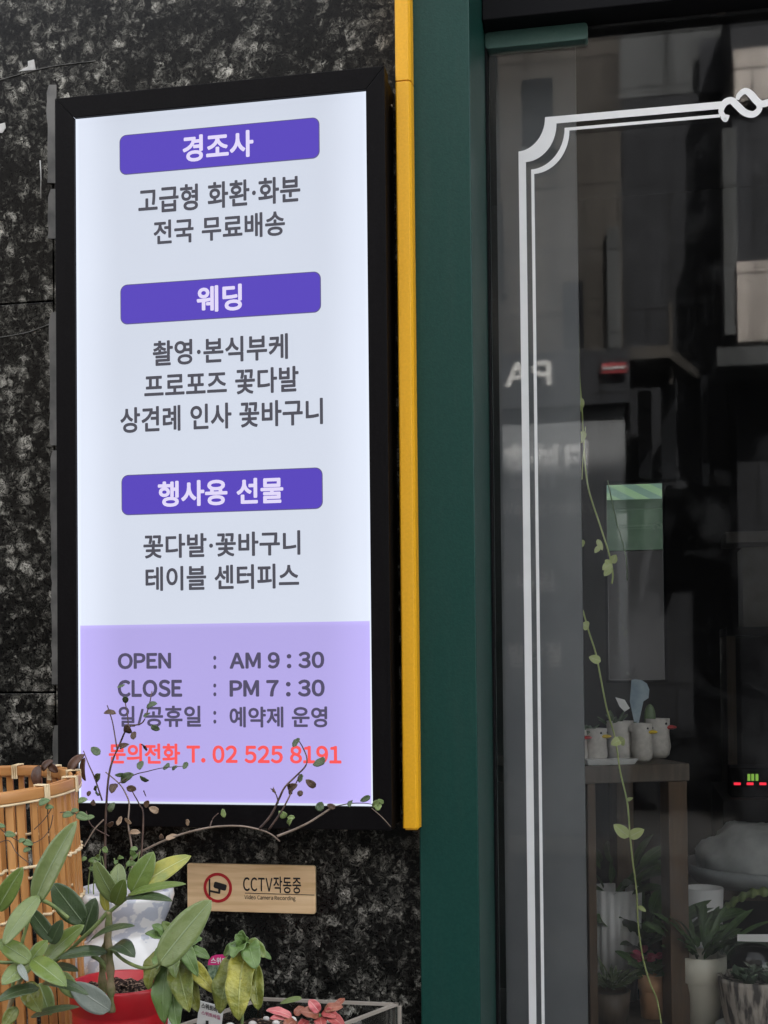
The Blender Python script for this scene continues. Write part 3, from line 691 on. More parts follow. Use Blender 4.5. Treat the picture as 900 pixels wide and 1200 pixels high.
ob(0, ln, ztop - .036, ztop, 0, .34).build('tabletop', M['brown'], st, bevel=.002)
for a in (ln - .046, .0):
    for d0 in (.004, .29):
        ob(a, a + .042, ZBN + .0005, ztop - .0365, d0, d0 + .045).build('leg', M['brownleg'], st, bevel=.002)
ob(ln * .42, ln * .42 + .018, ZBN + .0005, ztop - .0365, .004, .03).build('leg', M['brownleg'], st, bevel=.002)
def on_stand(px, dd=.06):                    # point on the stand top, dd behind its front edge
    best = None
    for k in range(201):
        p = e0 + dirx * (ln * k / 200) + diry * dd
        v = p - CAM; q = 450 + F * v.dot(_r) / v.dot(_f)
        if best is None or abs(q - px) < best[0]: best = (abs(q - px), p)
    return best[1]
def duck(px, dd, lab, beak, ang, wpx=26, hpx=40, lift=0):
    p = on_stand(px, dd); p.z = ztop + lift; k = mpp(p.y); r = wpx / 2 * k; h = hpx * k
    t = thing('duck_planter', lab, 'planter', p, 'duck planters on the wooden stand')
    MB().lathe(p, [(.001, .0003), (r * .62, .0003), (r * .86, h * .08), (r, h * .28), (r * .93, h * .48), (r * .90, h * .55), (r * .90, h * .6), (r * .94, h), (r * .88, h), (r * .86, h * .7), (.001, h * .7)], 32).build('pot', M['duck'], t, True)
    if beak:
        dv = Vector((math.cos(ang), math.sin(ang), 0))
        q = p + dv * r * .96 + Vector((0, 0, h * .78))
        MB().ball(q, r * .40, 10, (1.25, .9, .42)).build('beak', M[beak], t, True)
        for s in (-1, 1):
            a2 = ang + s * .55; v = Vector((math.cos(a2), math.sin(a2), 0))
            MB().ball(p + v * r * .92 + Vector((0, 0, h * .88)), r * .10, 6).build('eye', M['ink'], t, True)
    return p, r, h
D0 = duck(676, .05, 'grey duck planter with red beak, half hidden behind the grey board', 'beakred', R(-25), 27, 40)
D1_ = duck(699.5, .05, 'grey duck planter with yellow beak beside the grey board', 'beakyel', R(-30), 26, 41)
D2_ = duck(727, .11, 'grey duck planter turned with its plain back to the door', None, 0, 33, 46)
D3_ = duck(753, .07, 'grey duck planter with orange beak near the middle of the stand', 'beakyel', R(-25), 26, 44)
D4_ = duck(774, .16, 'grey duck planter with dark red beak at the end of the stand', 'beakred', R(-15), 30, 45)
MB().ball(D2_[0] + Vector((D2_[1] * .98, -D2_[1] * .35, D2_[2] * .85)), D2_[1] * .2, 8, (1, .6, .6)).build('beak', M['beakyel'], bpy.data.objects['duck_planter.002'], True)
def rosette(p, r, n, h, mt, lab, cat='plant', name='succulent'):
    t = thing(name, lab, cat, p); b = MB()
    for k in range(n):
        a = k * 2.4; e = .35 + .6 * (k / n); d = Vector((math.cos(a) * (1 - e * .6), math.sin(a) * (1 - e * .6), e)).normalized()
        b.leaf(p, p + d * h * random.uniform(.7, 1.05), r, Vector((-d.x, -d.y, 1)), .1, .25, .4)
    b.build('foliage', mt, t, True, solid=.0015); return t
random.seed(11)
rosette(D1_[0] + Vector((-.018, 0, D1_[2] * .72)), .012, 16, .036, M['succ'], 'pale succulent growing in the yellow beaked duck planter')
rosette(D2_[0] + Vector((-.012, 0, D2_[2] * .72)), .010, 10, .06, M['darkleaf'], 'dark slim leaved plant behind the vine stem on the stand')
# paddle cactus, blue tag, white card, pebble
p = D4_[0] + Vector((-.016, -.005, D4_[2] * .70))
ct = thing('cactus', 'dark green paddle cactus in the duck planter with dark red beak', 'cactus', p)
MB().ball(p + Vector((0, 0, .028)), .03, 12, (.42, .2, 1)).build('pad', M['darkleaf'], ct, True)
p = D3_[0] + Vector((-.012, 0, D3_[2] * .72))
rk = thing('pebble', 'pale grey pebble lying in the orange beaked duck planter', 'stone', p)
MB().ball(p + Vector((0, 0, .012)), .017, 10, (1, .7, .7)).build('stone', M['duck'], rk, True)
M['bluetag'] = noisy('blue_grey_plastic', (.22, .31, .37), (.36, .45, .5), 30, .3)
def flat_px(name, pts, Y, m, parent=None, th=.002, bevel=0):
    return MB().prism([at(x, y, Y) for x, y in pts], (0, th, 0)).build(name, m, parent, bevel=bevel)
o = flat_px('plant_tag', [(738, 822), (740, 797), (744, 796), (752, 797), (758, 801), (761, 808), (760, 818), (754, 822), (748, 850), (744, 850)], .86, M['bluetag']); tag(o, 'rounded blue grey plastic tag stuck in the duck planters', 'tag')
o = flat_px('card', [(721, 817), (732, 820), (738, 830), (732, 834), (726, 828)], .80, M['porcelain']); tag(o, 'small white card leaning among the duck planters', 'card')
for px, lab in ((702, 'white oblong saucer at the front left of the wooden stand'), (730, 'white oblong saucer beside the vine on the wooden stand')):
    p = on_stand(px, .012); p.z = ztop + .0005
    t = thing('saucer', lab, 'saucer', p, 'white saucers on the wooden stand')
    k = mpp(p.y); a = 17 * k
    MB().hexa([p + dirx * -a * .8 + diry * -.004, p + dirx * a * .8 + diry * -.004, p + dirx * a * .8 + diry * .012, p + dirx * -a * .8 + diry * .012,
               p + dirx * -a + diry * -.012 + Vector((0, 0, .012)), p + dirx * a + diry * -.012 + Vector((0, 0, .012)), p + dirx * a + diry * .02 + Vector((0, 0, .012)), p + dirx * -a + diry * .02 + Vector((0, 0, .012))]).build('dish', M['porcelain'], t, bevel=.001)
# pots under the stand
def pot(name, lab, px, pyt, pyb, Y, rt, rb, m, cat='pot', collar=None, n=40, flutes=0):
    k = mpp(Y); p = at(px, pyb, Y); p.z = ZBN + .0005; h = at(px, pyt, Y).z - p.z; t = thing(name, lab, cat, p)
    a, c = rt * k, rb * k
    prof = [(.001, .0005), (c, .0005)]
    if collar: prof += [(c + (a * .93 - c) * .95, h * (1 - collar) - .001), (a * .93, h * (1 - collar)), (a, h * (1 - collar) + .002)]
    prof += [(a, h), (a * .9, h), (a * .86, h * .88), (.001, h * .87)]
    b = MB().lathe(p, prof, n)
    if flutes:
        for i, v in enumerate(b.v):
            q = math.atan2(v.y - p.y, v.x - p.x); f = 1 + .025 * math.cos(flutes * q); b.v[i] = Vector((p.x + (v.x - p.x) * f, p.y + (v.y - p.y) * f, v.z))
    b.build('pot', m, t, True); return t, p, h, a
def bush(t, p, n, h, sp, wd, m, up=.6, name='foliage', base=None, bend=.15):
    b = MB()
    for k in range(n):
        a = random.uniform(0, 6.28); e = random.uniform(.15, 1)
        d = Vector((math.cos(a) * sp, math.sin(a) * sp, up * (.4 + e))).normalized()
        s = p + Vector((random.uniform(-1, 1), random.uniform(-1, 1), 0)) * .012
        o = s + d * h * random.uniform(.05, .6)
        b.leaf(o, o + d * h * random.uniform(.4, .75) + Vector((0, 0, -h * .1)), wd * random.uniform(.7, 1.2), Vector((-d.x * .4 + random.uniform(-.5, .5), -1 * .6, .8)), bend, .2, .5)
    b.build(name, m, t, True); return b
random.seed(5)
t, p, h, a = pot('fluted_pot', 'tall white fluted pot on the floor side of the wooden stand', 722, 1040, 1152, .95, 30, 26, M['porcelain'], flutes=18, n=144)
bush(t, p + Vector((0, 0, h * .9)), 26, .20, .8, .022, M['darkleaf'])
t, p, h, a = pot('terracotta_pot', 'terracotta pot with pink flowering plant under the wooden stand', 766, 1140, 1215, .80, 17, 14, M['terracotta'], 'potted plant', .38)
M['pinkleaf'] = leafmat('pink_petal', (.30, .03, .07), (.45, .08, .13), (.5, .2, .25))
bush(t, p + Vector((0, 0, h * .95)), 30, .075, .9, .02, M['darkleaf'])
bush(t, p + Vector((-.012, 0, h + .022)), 16, .05, 1, .015, M['pinkleaf'], name='flowers')
t, p, h, a = pot('herb_pot', 'dark pot of fine green sprigs under the wooden stand', 716, 1160, 1260, .75, 24, 20, M['brown'], 'potted plant')
M['sprig'] = leafmat('grey_green_sprig', (.09, .12, .06), (.15, .18, .10), (.18, .2, .12))
bush(t, p + Vector((0, 0, h)), 90, .075, .8, .005, M['sprig'])
t, p, h, a = pot('plant_pot', 'dark pot of broad strap leaves behind the stand leg', 752, 1120, 1250, .98, 30, 25, M['slate'], 'potted plant')
bush(t, p + Vector((0, 0, h)), 36, .24, .9, .03, M['darkleaf'])
# right of the stand
M['cream'] = noisy('cream_ceramic', (.70, .67, .56), (.76, .73, .61), 12, .45, .4, 3, .05, 60)
t, p, h, a = pot('cream_pot', 'cream ceramic pot with collar holding a dark fern', 822, 1118, 1197, .78, 29, 19, M['cream'], 'potted plant', .38)
bush(t, p + Vector((0, 0, h * .9)), 60, .14, .65, .016, M['darkleaf'])
t, p, h, a = pot('white_pot', 'white pot standing behind the fern and the stand leg', 826, 1040, 1140, 1.15, 22, 19, M['porcelain'])
# pot with a long arching zigzag cactus stem
sp = spline([at(828, 1110, .86), at(842, 1075, .86), at(858, 1058, .84), at(880, 1047, .82), at(905, 1045, .80)], 8)
t = thing('fishbone_cactus', 'arching notched green stem reaching right above the cream pot', 'plant', at(828, 1110, .86)); b = MB()
vs = []
for i, q in enumerate(sp):
    wv = .0075 * (1 + .45 * math.sin(i * 1.6)); vs += [q + Vector((0, .004, wv)), q + Vector((0, -.004, -wv))]
b.add(vs, [(2*i, 2*i+1, 2*i+3, 2*i+2) for i in range(len(sp) - 1)]); M['cact'] = noisy('notched_green', (.12, .17, .06), (.19, .24, .09), 30, .5); b.build('stem', M['cact'], t, True, solid=.003)
# terrarium bowl pot at the right edge
k = mpp(.72); p = at(884, 1192, .72); p.z = ZBN + .0005
tb = thing('terrarium_pot', 'grooved beige pot of succulents under a glass dome with a white label', 'terrarium', p)
M['grooved'] = noisy('grooved_stoneware', (.10, .09, .085), (.52, .46, .40), 75, .7, .3, 4, .7, 60, (1, 1, .18), .4, .58)
hp = 62 * k
MB().lathe(p, [(.001, .006), (30*k, .006), (33*k, hp*.2), (37*k, hp*.55), (40*k, hp*.92), (40*k, hp), (37*k, hp), (35*k, hp*.9), (.001, hp*.9)], 48).build('pot', M['grooved'], tb, True)
MB().lathe(p, [(.001, .0), (30*k, .0), (42*k, .006), (43*k, .011), (38*k, .009), (.001, .006)], 48).build('saucer', M['porcelain'], tb, True)
random.seed(9); b = MB()
for q in range(40):
    a = random.uniform(0, 6.28); rr_ = random.uniform(0, 34) * k; c = p + Vector((math.cos(a)*rr_, math.sin(a)*rr_, hp*.92))
    for z in range(5):
        a2 = z * 1.25 + a; d = Vector((math.cos(a2), math.sin(a2), .9)).normalized(); b.leaf(c, c + d * random.uniform(9, 20) * k, 8*k, Vector((-d.x, -d.y, 1)), .1, .25, .4, 4, 6)
b.build('succulents', M['succ'], tb, True)
MB().lathe(p, [(39*k, hp), (41*k, hp + 14*k), (38*k, hp + 28*k), (30*k, hp + 38*k), (15*k, hp + 44*k), (.001, hp + 45*k)], 40).build('dome', M['glass'], tb, True)
MB().prism([at(864, 1095, .675), at(905, 1095, .675), at(905, 1104, .675), at(864, 1103, .675)], (0, .001, 0)).build('label_strip', M['porcelain'], tb)
bn = thing('display_bench', 'dark low bench inside the door carrying pots and the wooden stand', 'bench', Vector((p.x - .1, .85, .02)))
bx0, bx1 = at(600, 1100, .5).x, p.x + .5
MB().box((bx0, .42, ZBN - .03), (bx1, 1.22, ZBN)).build('benchtop', M['brown'], bn, bevel=.002)
for x in (bx0 + .01, bx1 - .06):
    for y in (.43, 1.16): MB().box((x, y, .02), (x + .05, y + .05, ZBN - .0305)).build('leg', M['brown'], bn)

# tray with a wrapped bundle
YT = 1.35; k = mpp(YT); p = at(905, 1032, YT)
tr = thing('round_tray', 'pale grey round tray under a plastic wrapped bundle', 'tray', p)
M['greyplastic'] = noisy('grey_plastic', (.30, .32, .32), (.36, .38, .38), 12, .4)
MB().lathe(p, [(.001, 0), (84*k, 0), (95*k, 10*k), (98*k, 20*k), (94*k, 21*k), (90*k, 12*k), (.001, 10*k)], 56).build('tray', M['greyplastic'], tr, True)
tw = thing('wrapped_bundle', 'bundle in crumpled cloudy plastic lying on the round tray', 'bundle', p + Vector((0, 0, .012)))
b = MB().ball(p + Vector((0, 0, 22*k)), 78*k, 26, (1.05, .9, .58))
from mathutils import noise as mno
b.v = [v + (v - p).normalized() * 0.018 * (mno.fractal(v * 17, .9, 2.1, 4)) if v.z > p.z + 11*k else Vector((p.x + (v.x-p.x)*.9, p.y + (v.y-p.y)*.9, p.z + 11*k)) for v in b.v]
M['wrap'] = noisy('cloudy_plastic', (.30, .32, .31), (.42, .44, .43), 20, .35, .5, 4, .5, 30)
b.build('wrap', M['wrap'], tw, True)
tb2 = thing('side_table', 'dark low side table carrying the round tray', 'table', Vector((p.x, p.y, .02)))
MB().box((p.x - .3, p.y - .12, p.z - .03), (p.x + .3, p.y + .12, p.z - .0005)).build('tabletop', M['brown'], tb2)
for sx_ in (-.27, .24):
    for sy in (-.11, .08): MB().box((p.x + sx_, p.y + sy, .02), (p.x + sx_ + .03, p.y + sy + .03, p.z - .0305)).build('leg', M['brown'], tb2)
# red and green display
YL = 1.9; k = mpp(YL); p = at(895, 935, YL)
ds = thing('display_unit', 'black unit with glowing red dashes and green digits', 'display', p)
MB().box((p.x - 36*k, p.y, p.z), (p.x + 60*k, p.y + .12, at(895, 900, YL).z)).build('body', M['rubber'], ds, bevel=.004)
M['ledr'] = mat('red_led', (.3, .01, .01), .4, emit=(1, .03, .06), es=1.2 * EG); M['ledg'] = mat('green_led', (.02, .2, .02), .4, emit=(.30, .55, .08), es=.7 * EG)
for x in (864, 879, 894): MB().box(tuple(at(x - 4, 917, YL - .002)), tuple(at(x + 4, 920, YL - .0005))).build('red_light', M['ledr'], ds, bevel=.001)
for x in (877.5, 882, 887): MB().box(tuple(at(x - 1.6, 907, YL - .002)), tuple(at(x + 1.8, 915, YL - .0005))).build('green_light', M['ledg'], ds)
tb3 = thing('counter', 'dark shop counter under the glowing display', 'counter', Vector((p.x + .15, p.y + .2, .02)))
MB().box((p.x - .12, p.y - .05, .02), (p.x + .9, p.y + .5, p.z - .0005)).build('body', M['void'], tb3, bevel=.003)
# pale box and paper roll further back at the right
YO = 2.6; p0, p1 = at(871, 735, YO), at(915, 640, YO)
bx = thing('carton', 'pale cardboard carton standing in the dark shop at the right', 'carton', Vector(((p0.x + p1.x)/2, YO, p0.z)))
M['card'] = noisy('grey_cardboard', (.26, .25, .23), (.32, .31, .29), 14, .8)
MB().box((p0.x, YO, p0.z), (p1.x, YO + .2, p1.z)).build('box', M['card'], bx, bevel=.003)
MB().box((at(850, 630, YO).x, YO - .02, at(880, 636, YO).z), (p1.x, YO + .22, at(880, 623, YO).z)).build('lid', M['card'], bx, bevel=.003)
cb = thing('shelf_unit', 'dark shelving unit holding the pale carton', 'shelf', Vector(((p0.x + p1.x)/2, YO + .1, .02)))
MB().box((p0.x - .06, YO - .05, p0.z - .03), (p1.x + .5, YO + .3, p0.z - .0005)).build('shelf', M['void'], cb)
for dx in (-.06, .3): MB().box((p0.x + dx, YO - .04, .02), (p0.x + dx + .03, YO + .3, p0.z - .0305)).build('upright', M['brown'], cb)
# back window and the awning beyond it
bw = thing('back_window', 'small window in the dark back wall of the shop', 'window', Vector(((wx0 + wx1)/2, YB, wz0)))
fw = .012
for a, c in (((wx0, wz0), (wx0 + fw, wz1)), ((wx1 - fw, wz0), (wx1, wz1)), ((wx0 + fw, wz0), (wx1 - fw, wz0 + fw)), ((wx0 + fw, wz1 - fw), (wx1 - fw, wz1))):
    MB().box((a[0], YB - .004, a[1]), (c[0], YB + .03, c[1])).build('window_frame', M['slate'], bw)
MB().box((wx0 + fw, YB + .012, wz0 + fw), (wx1 - fw, YB + .016, wz1 - fw)).build('pane', M['glass'], bw)
def stripes():
    m = mat('green_striped_canvas', (.1, .3, .15), .7)
    tc = N(m, 'ShaderNodeTexCoord'); wv = N(m, 'ShaderNodeTexWave'); wv.bands_direction = 'DIAGONAL'; wv.inputs['Scale'].default_value = 5.5; wv.inputs['Distortion'].default_value = 0
    mp = N(m, 'ShaderNodeMapping'); mp.inputs['Scale'].default_value = (1, 0, 1); mp.inputs['Rotation'].default_value = (0, R(12), 0)
    L(m, tc.outputs['Object'], mp.inputs[0]); L(m, mp.outputs[0], wv.inputs['Vector'])
    r = ramp(m, [(.49, (.022, .07, .052)), (.51, (.06, .13, .06))]); L(m, wv.outputs[0], r.inputs[0]); L(m, r.outputs[0], P(m).inputs['Base Color']); return m
M['stripe'] = stripes(); M['greenwall'] = noisy('green_shutter', (.016, .045, .03), (.035, .075, .05), 9, .6)
YW = 5.0
aw = thing('awning', 'green diagonal striped awning seen through the back window', 'awning', at(750, 600, YW))
b = MB(); b.prism([at(690, 555, YW), at(830, 555, YW), at(830, 586, YW - .25), at(690, 586, YW - .25)], (0, .01, .01)); b.build('canopy', M['stripe'], aw)
b = MB(); b.box(tuple(at(690, 587, YW - .25)), tuple(at(830, 594, YW - .24))); b.build('valance', M['greenwall'], aw)
bwl = thing('yard_wall', 'grey yard wall with green shutter beyond the back window', 'wall', Vector((at(750, 700, YW + .3).x, YW + .3, 0)))
MB().box((at(560, 700, YW + .3).x, YW + .3, 0), (at(930, 700, YW + .3).x, YW + .5, at(750, 640, YW).z)).build('wall', M['slate'], bwl)
MB().box((at(560, 700, YW + .3).x, YW + .3, at(750, 639, YW).z), (at(930, 700, YW + .3).x, YW + .5, 4)).build('shutter', M['greenwall'], bwl)
# hanging vine
YV = .36
M['vine'] = noisy('vine_green', (.34, .42, .12), (.46, .52, .20), 40, .5)
M['vleaf'] = leafmat('vine_leaf', (.40, .48, .15), (.52, .58, .26), (.58, .62, .36))
hv = thing('hanging_vine', 'thin pale green vine with small paired leaves hanging behind the door glass', 'vine', at(690, 380, YV))
YV1 = YV
for pts, r_ in (([(678, 380), (679, 440), (682, 480), (684, 520), (689, 570), (703, 615), (714, 650), (718, 672), (717, 684)], 1.0),
                ([(686, 500), (683, 540), (682, 562)], .6), ([(683, 715), (690, 740), (698, 765), (704, 795), (711, 830), (719, 858), (723, 878), (727, 905), (735, 940), (738, 975), (741, 1005), (746, 1045), (748, 1085), (753, 1120), (761, 1150), (770, 1172), (775, 1200)], 1.0)):
    MB().tube(spline([at(x, y, YV) for x, y in pts], 6), r_ * mpp(YV), 6).build('stem', M['vine'], hv, True)
random.seed(21); b = MB()
for bx_, by_, tx, ty, wd in ((681, 466, 679, 484, 9), (684, 505, 680, 520, 9), (700, 632, 706, 645, 6), (703, 640, 697, 648, 6), (717, 660, 706, 668, 10), (717, 660, 722, 650, 9), (716, 666, 708, 675, 8), (715, 662, 709, 656, 7),
                             (704, 775, 690, 770, 10), (690, 735, 682, 731, 11), (684, 640, 677, 634, 10), (728, 866, 716, 873, 10), (726, 870, 732, 866, 12), (737, 981, 719, 966, 13), (737, 981, 755, 972, 12), (748, 1062, 757, 1068, 5), (734, 938, 742, 935, 4)):
    B = at(bx_, by_, YV); T = at(tx, ty, YV - .006)
    b.leaf(B, T, wd * mpp(YV), (T - B).cross(Vector((0, 1, 0))).cross(T - B) + Vector((0, -1, .25)), .12, .12, .5, 4, 8)
b.build('foliage', M['vleaf'], hv, True)
MB().tube(spline([at(712, 563, YV + .3), at(722, 610, YV + .3), at(733, 650, YV + .3), at(735, 680, YV + .3)]), .0012, 5).build('stem', M['darkleaf'], hv, True)

# ------------------------------------------------------------------ foreground: basket, pots, plants
M['bamboo'] = wood('bamboo', (.40, .175, .052), (.60, .30, .10), 18, (3, 3, .25), .4, .08)
M['bamboorim'] = wood('bamboo_rim', (.38, .165, .05), (.55, .28, .10), 12, (.6, .6, 5), .38, .06)
M['cane'] = noisy('pale_cane', (.62, .48, .28), (.74, .60, .38), 40, .5)
M['leather'] = noisy('brown_leather', (.06, .028, .016), (.10, .045, .026), 40, .45, .4, 4, .3, 90)
ZSH = .62
YK = -.36; kk = mpp(YK); rad = 158 * kk; axp = at(-56, 917, YK)
zr = axp.z
hb = zr - ZSH - .012
ba = thing('bamboo_basket', 'round bamboo basket with vertical slats and brown leather ties', 'basket', Vector((axp.x, axp.y, ZSH)))
tilt = Matrix.Translation(axp) @ Matrix.Rotation(R(3.2), 4, 'X') @ Matrix.Rotation(R(-1.5), 4, 'Y') @ Matrix.Translation(-axp)
def on_circ(a, r_, z): return Vector((axp.x + r_ * math.cos(a), axp.y + r_ * math.sin(a), z))
def band(r0, r1, z0, z1, a0=0, a1=360, n=90):
    b = MB(); vs = []
    cl = abs(a1 - a0) >= 360; m_ = n if cl else n + 1
    for i in range(m_):
        a = R(a0 + (a1 - a0) * i / n)
        vs += [on_circ(a, r0, z0), on_circ(a, r1, z0), on_circ(a, r1, z1), on_circ(a, r0, z1)]
    fs = []
    for i in range(n):
        j = (i + 1) % m_
        for q in range(4): fs.append((4*i+q, 4*i+(q+1) % 4, 4*j+(q+1) % 4, 4*j+q))
    b.add(vs, fs); return b
random.seed(4); b = MB(); ns = 60
for i in range(ns):
    a = 2 * math.pi * i / ns + random.uniform(-.008, .008); wv = rad * 2 * math.pi / ns * random.uniform(.48, .64) / 2
    t = Vector((-math.sin(a), math.cos(a), 0)); o = Vector((math.cos(a), math.sin(a), 0)); c = on_circ(a, rad - .006, 0)
    z0, z1 = ZSH + .012, zr - .004
    ba_ = random.uniform(-.0012, .0012); tw = t * random.uniform(-.003, .003)
    q = []
    for z, dd in ((z0, Vector((0, 0, 0))), (z1, tw)):
        for s, d in ((-1, -.0016), (1, -.0016), (1, .0016), (-1, .0016)): v = c + t * (s * wv) + o * (d + ba_) + dd; q.append(Vector((v.x, v.y, z)))
    b.hexa(q)
b.build('slats', M['bamboo'], ba, xf=tilt, bevel=.0008)
rh = 13 * kk
band(rad - .0035, rad + .0015, zr - rh, zr).build('rim', M['bamboorim'], ba, True, xf=tilt, bevel=.0012)
band(rad - .0145, rad - .0095, zr - rh, zr).build('rim', M['bamboorim'], ba, True, xf=tilt, bevel=.0012)
band(rad - .0035, rad + .0022, zr - rh - .0035, zr - rh - .0008).build('rim_cord', M['cane'], ba, True, xf=tilt)
for zz in (zr - .103, zr - .17):
    b = MB(); ps = []
    for i in range(ns * 2 + 1):
        a = 2 * math.pi * i / (ns * 2); r_ = rad - .006 + (.0042 if i % 2 == 0 else -.0035); ps.append(on_circ(a, r_, zz + random.uniform(-.0015, .0015)))
    b.tube(spline(ps, 3), .0022, 6); b.build('weaving_cord', M['cane'], ba, True, xf=tilt)
for i in range(14):
    b = MB(); a = R(8 + i * 360 / 14); t = Vector((-math.sin(a), math.cos(a), 0))
    for dd in (-.0035, 0, .0035):
        c = [on_circ(a, r_, z) + t * dd for r_, z in ((rad + .003, zr - rh - .005), (rad + .003, zr + .0016), (rad - .016, zr + .0016), (rad - .016, zr - rh - .004))]
        b.tube(c, .0016, 5)
    b.build('binding', M['cane'], ba, xf=tilt)
band(rad - .02, rad - .001, ZSH, ZSH + .012).build('base_ring', M['bamboorim'], ba)
for B, T, wd, dy in (((46, 897), (47, 925), 15, -.004), ((50, 903), (62, 891), 10, 0), ((58, 896), (68, 905), 9, .0), ((82, 907), (99, 884), 14, -.002), ((99, 888), (100, 915), 7, .0), ((78, 906), (92, 908), 10, -.004)):
    yb_ = YK + .10 if B[0] > 75 else YK + .115
    MB().leaf(at(*B, yb_), at(*T, yb_ + dy), wd * mpp(yb_), (-.3, -1, .4), .3, .3, .4).build('leather_tie', M['leather'], ba, True, solid=.0018)

# shelf that carries the pots (just below the picture)
sf = thing('plant_rack', 'low grey rack against the granite wall carrying pots and basket', 'rack', (at(200, 1300, -.3).x, -.3, 0))
xs0, xs1 = at(-260, 1200, -.3).x, at(500, 1200, -.2).x
MB().box((xs0, -.62, ZSH - .025), (xs1, -.02, ZSH - .0005)).build('shelf', M['slate2'], sf, bevel=.002)
for x in (xs0 + .01, xs1 - .04):
    for y in (-.61, -.05): MB().box((x, y, 0), (x + .03, y + .03, ZSH - .0255)).build('leg', M['slate2'], sf)

# blue and white ceramic vase
def marble():
    m = noisy('blue_white_ceramic', (.66, .66, .645), (.43, .455, .51), 38, .22, .5, 3, 0, None, (1, 1, 1.2), .53, .565, coat=.3)
    return m
M['marble'] = marble()
YVz = -.24; k = mpp(YVz); p = at(146, 1040, YVz); zt = p.z
va = thing('ceramic_vase', 'white ceramic vase with blue cloudy glaze behind the red pot', 'vase', Vector((p.x, p.y, ZSH)))
pr = [(54, 0), (60, -3), (61, -10), (57, -24), (50, -40), (46, -52), (48, -57), (56, -62), (62, -90), (64, -130), (60, -190), (46, -260)]
prof = [(.001, -9*k), (50*k, -7*k)] + [(a*k, h*k) for a, h in pr] + [(46*k, ZSH - zt), (.001, ZSH - zt)]
MB().lathe(Vector((p.x, p.y, zt)), prof, 56).build('body', M['marble'], va, True)
# white slab-like second planter rim behind it
# red pot
M['redpot'] = noisy('red_plastic', (.42, .006, .012), (.48, .010, .018), 20, .35, .5, 3, .04, 60)
YR = -.44; k = mpp(YR); p = at(141, 1150.5, YR); zt = p.z; rt = 61 * k
rp = thing('potted_plant', 'broad leaved plant with thick knobbly stem in a bright red plastic pot', 'potted plant', Vector((p.x, p.y, ZSH)))
MB().lathe(Vector((p.x, p.y, zt)), [(.001, -.022), (rt*.90, -.018), (rt*.93, 0), (rt, .0008), (rt*1.01, -.003), (rt*.995, -.03), (rt*.955, -.032), (rt*.955, -.036), (rt*.80, -(zt - ZSH) + .002), (rt*.78, ZSH - zt), (.001, ZSH - zt)], 64).build('pot', M['redpot'], rp, True)
b = MB(); vs = [Vector((p.x, p.y, zt - .008))]; rg = 7
random.seed(6); b.lathe(Vector((p.x, p.y, zt - .012)), [(.0005, .004), (rt*.3, .004), (rt*.6, .003), (rt*.92, .001)], 40)
b.v = [v + Vector((0, 0, random.uniform(-.003, .004))) for v in b.v]
b.build('soil', M['soil'], rp)
LM = {
 'mid': leafmat('leaf_mid_green', (.095, .15, .028), (.145, .20, .042), (.20, .26, .12), .30),
 'dark': leafmat('leaf_dark_green', (.034, .058, .022), (.050, .080, .032), (.10, .14, .06), .30),
 'grey': leafmat('leaf_grey_green', (.125, .175, .052), (.17, .215, .072), (.20, .26, .13), .36),
 'pale': leafmat('leaf_silver_green', (.20, .235, .20), (.26, .29, .25), (.32, .35, .30), .42),
 'yel': leafmat('leaf_yellowing', (.17, .22, .05), (.42, .36, .05), (.42, .44, .18), .4),
 'olive': leafmat('leaf_olive', (.07, .105, .018), (.20, .21, .03), (.20, .24, .08), .40, .5, .9),
 'yolive': leafmat('leaf_yellow_olive', (.13, .15, .02), (.44, .40, .06), (.30, .32, .1), .40, .5, .9),
 'basil': leafmat('leaf_basil', (.075, .14, .03), (.125, .20, .055), (.16, .24, .09), .4),
}
M['stem'] = noisy('green_stem', (.10, .15, .05), (.20, .25, .08), 60, .5)
M['knob'] = noisy('knobbly_stem', (.11, .14, .045), (.28, .22, .13), 70, .6, .3, 4, .8, 90)
def lf(par, B, T, wd, m, Y=-.5, dy=0.0, face=(0, -1, .35), bend=.1, fold=.12, wave=.02, shape=.45, tipp=1.0, label=None):
    """one broad leaf: base and tip in photo pixels, tip dy nearer (-) or further (+)"""
    b_ = at(*B, Y); t_ = at(*T, Y + dy); k_ = mpp(Y)
    o = MB().leaf(b_, t_, wd * k_, Vector(face), bend, fold, shape, 8, 16, wave, tipp).build('leaf', LM[m], par, True, solid=.0007)
    if label: o['label'] = label
    return o
def stem(par, pts, r_, m='stem', Y=-.5, n=6, rr2=None):
    sp = spline([at(q[0], q[1], Y + (q[2] if len(q) > 2 else 0)) for q in pts], n); k_ = mpp(Y)
    rad_ = [(r_ + ((rr2 if rr2 is not None else r_) - r_) * i / (len(sp) - 1)) * k_ for i in range(len(sp))]
    if m == 'knob': rad_ = [q * (1 + .16 * math.sin(i * 1.3)) for i, q in enumerate(rad_)]
    return MB().tube(sp, rad_, 8).build('stem', M[m], par, True)
random.seed(31)
Ys = -.50
stem(rp, [(131, 1186), (130, 1160), (129, 1130), (127, 1100), (128, 1068)], 5.2, 'knob', Ys, rr2=4.2)
stem(rp, [(124, 1182, .02), (120, 1150, .02), (121, 1122, .02), (124, 1105, .01), (127, 1090)], 5.5, 'knob', Ys, rr2=3)
stem(rp, [(127, 1070), (138, 1061), (152, 1050)], 2.6, 'stem', Ys, rr2=2)
stem(rp, [(127, 1068), (112, 1085), (98, 1098), (80, 1115), (58, 1132), (48, 1140)], 2.8, 'stem', Ys, rr2=2)
stem(rp, [(131, 1112), (145, 1125, -.02), (165, 1134, -.06), (180, 1133, -.08), (190, 1126, -.09)], 2.4, 'stem', Ys, rr2=1.8)
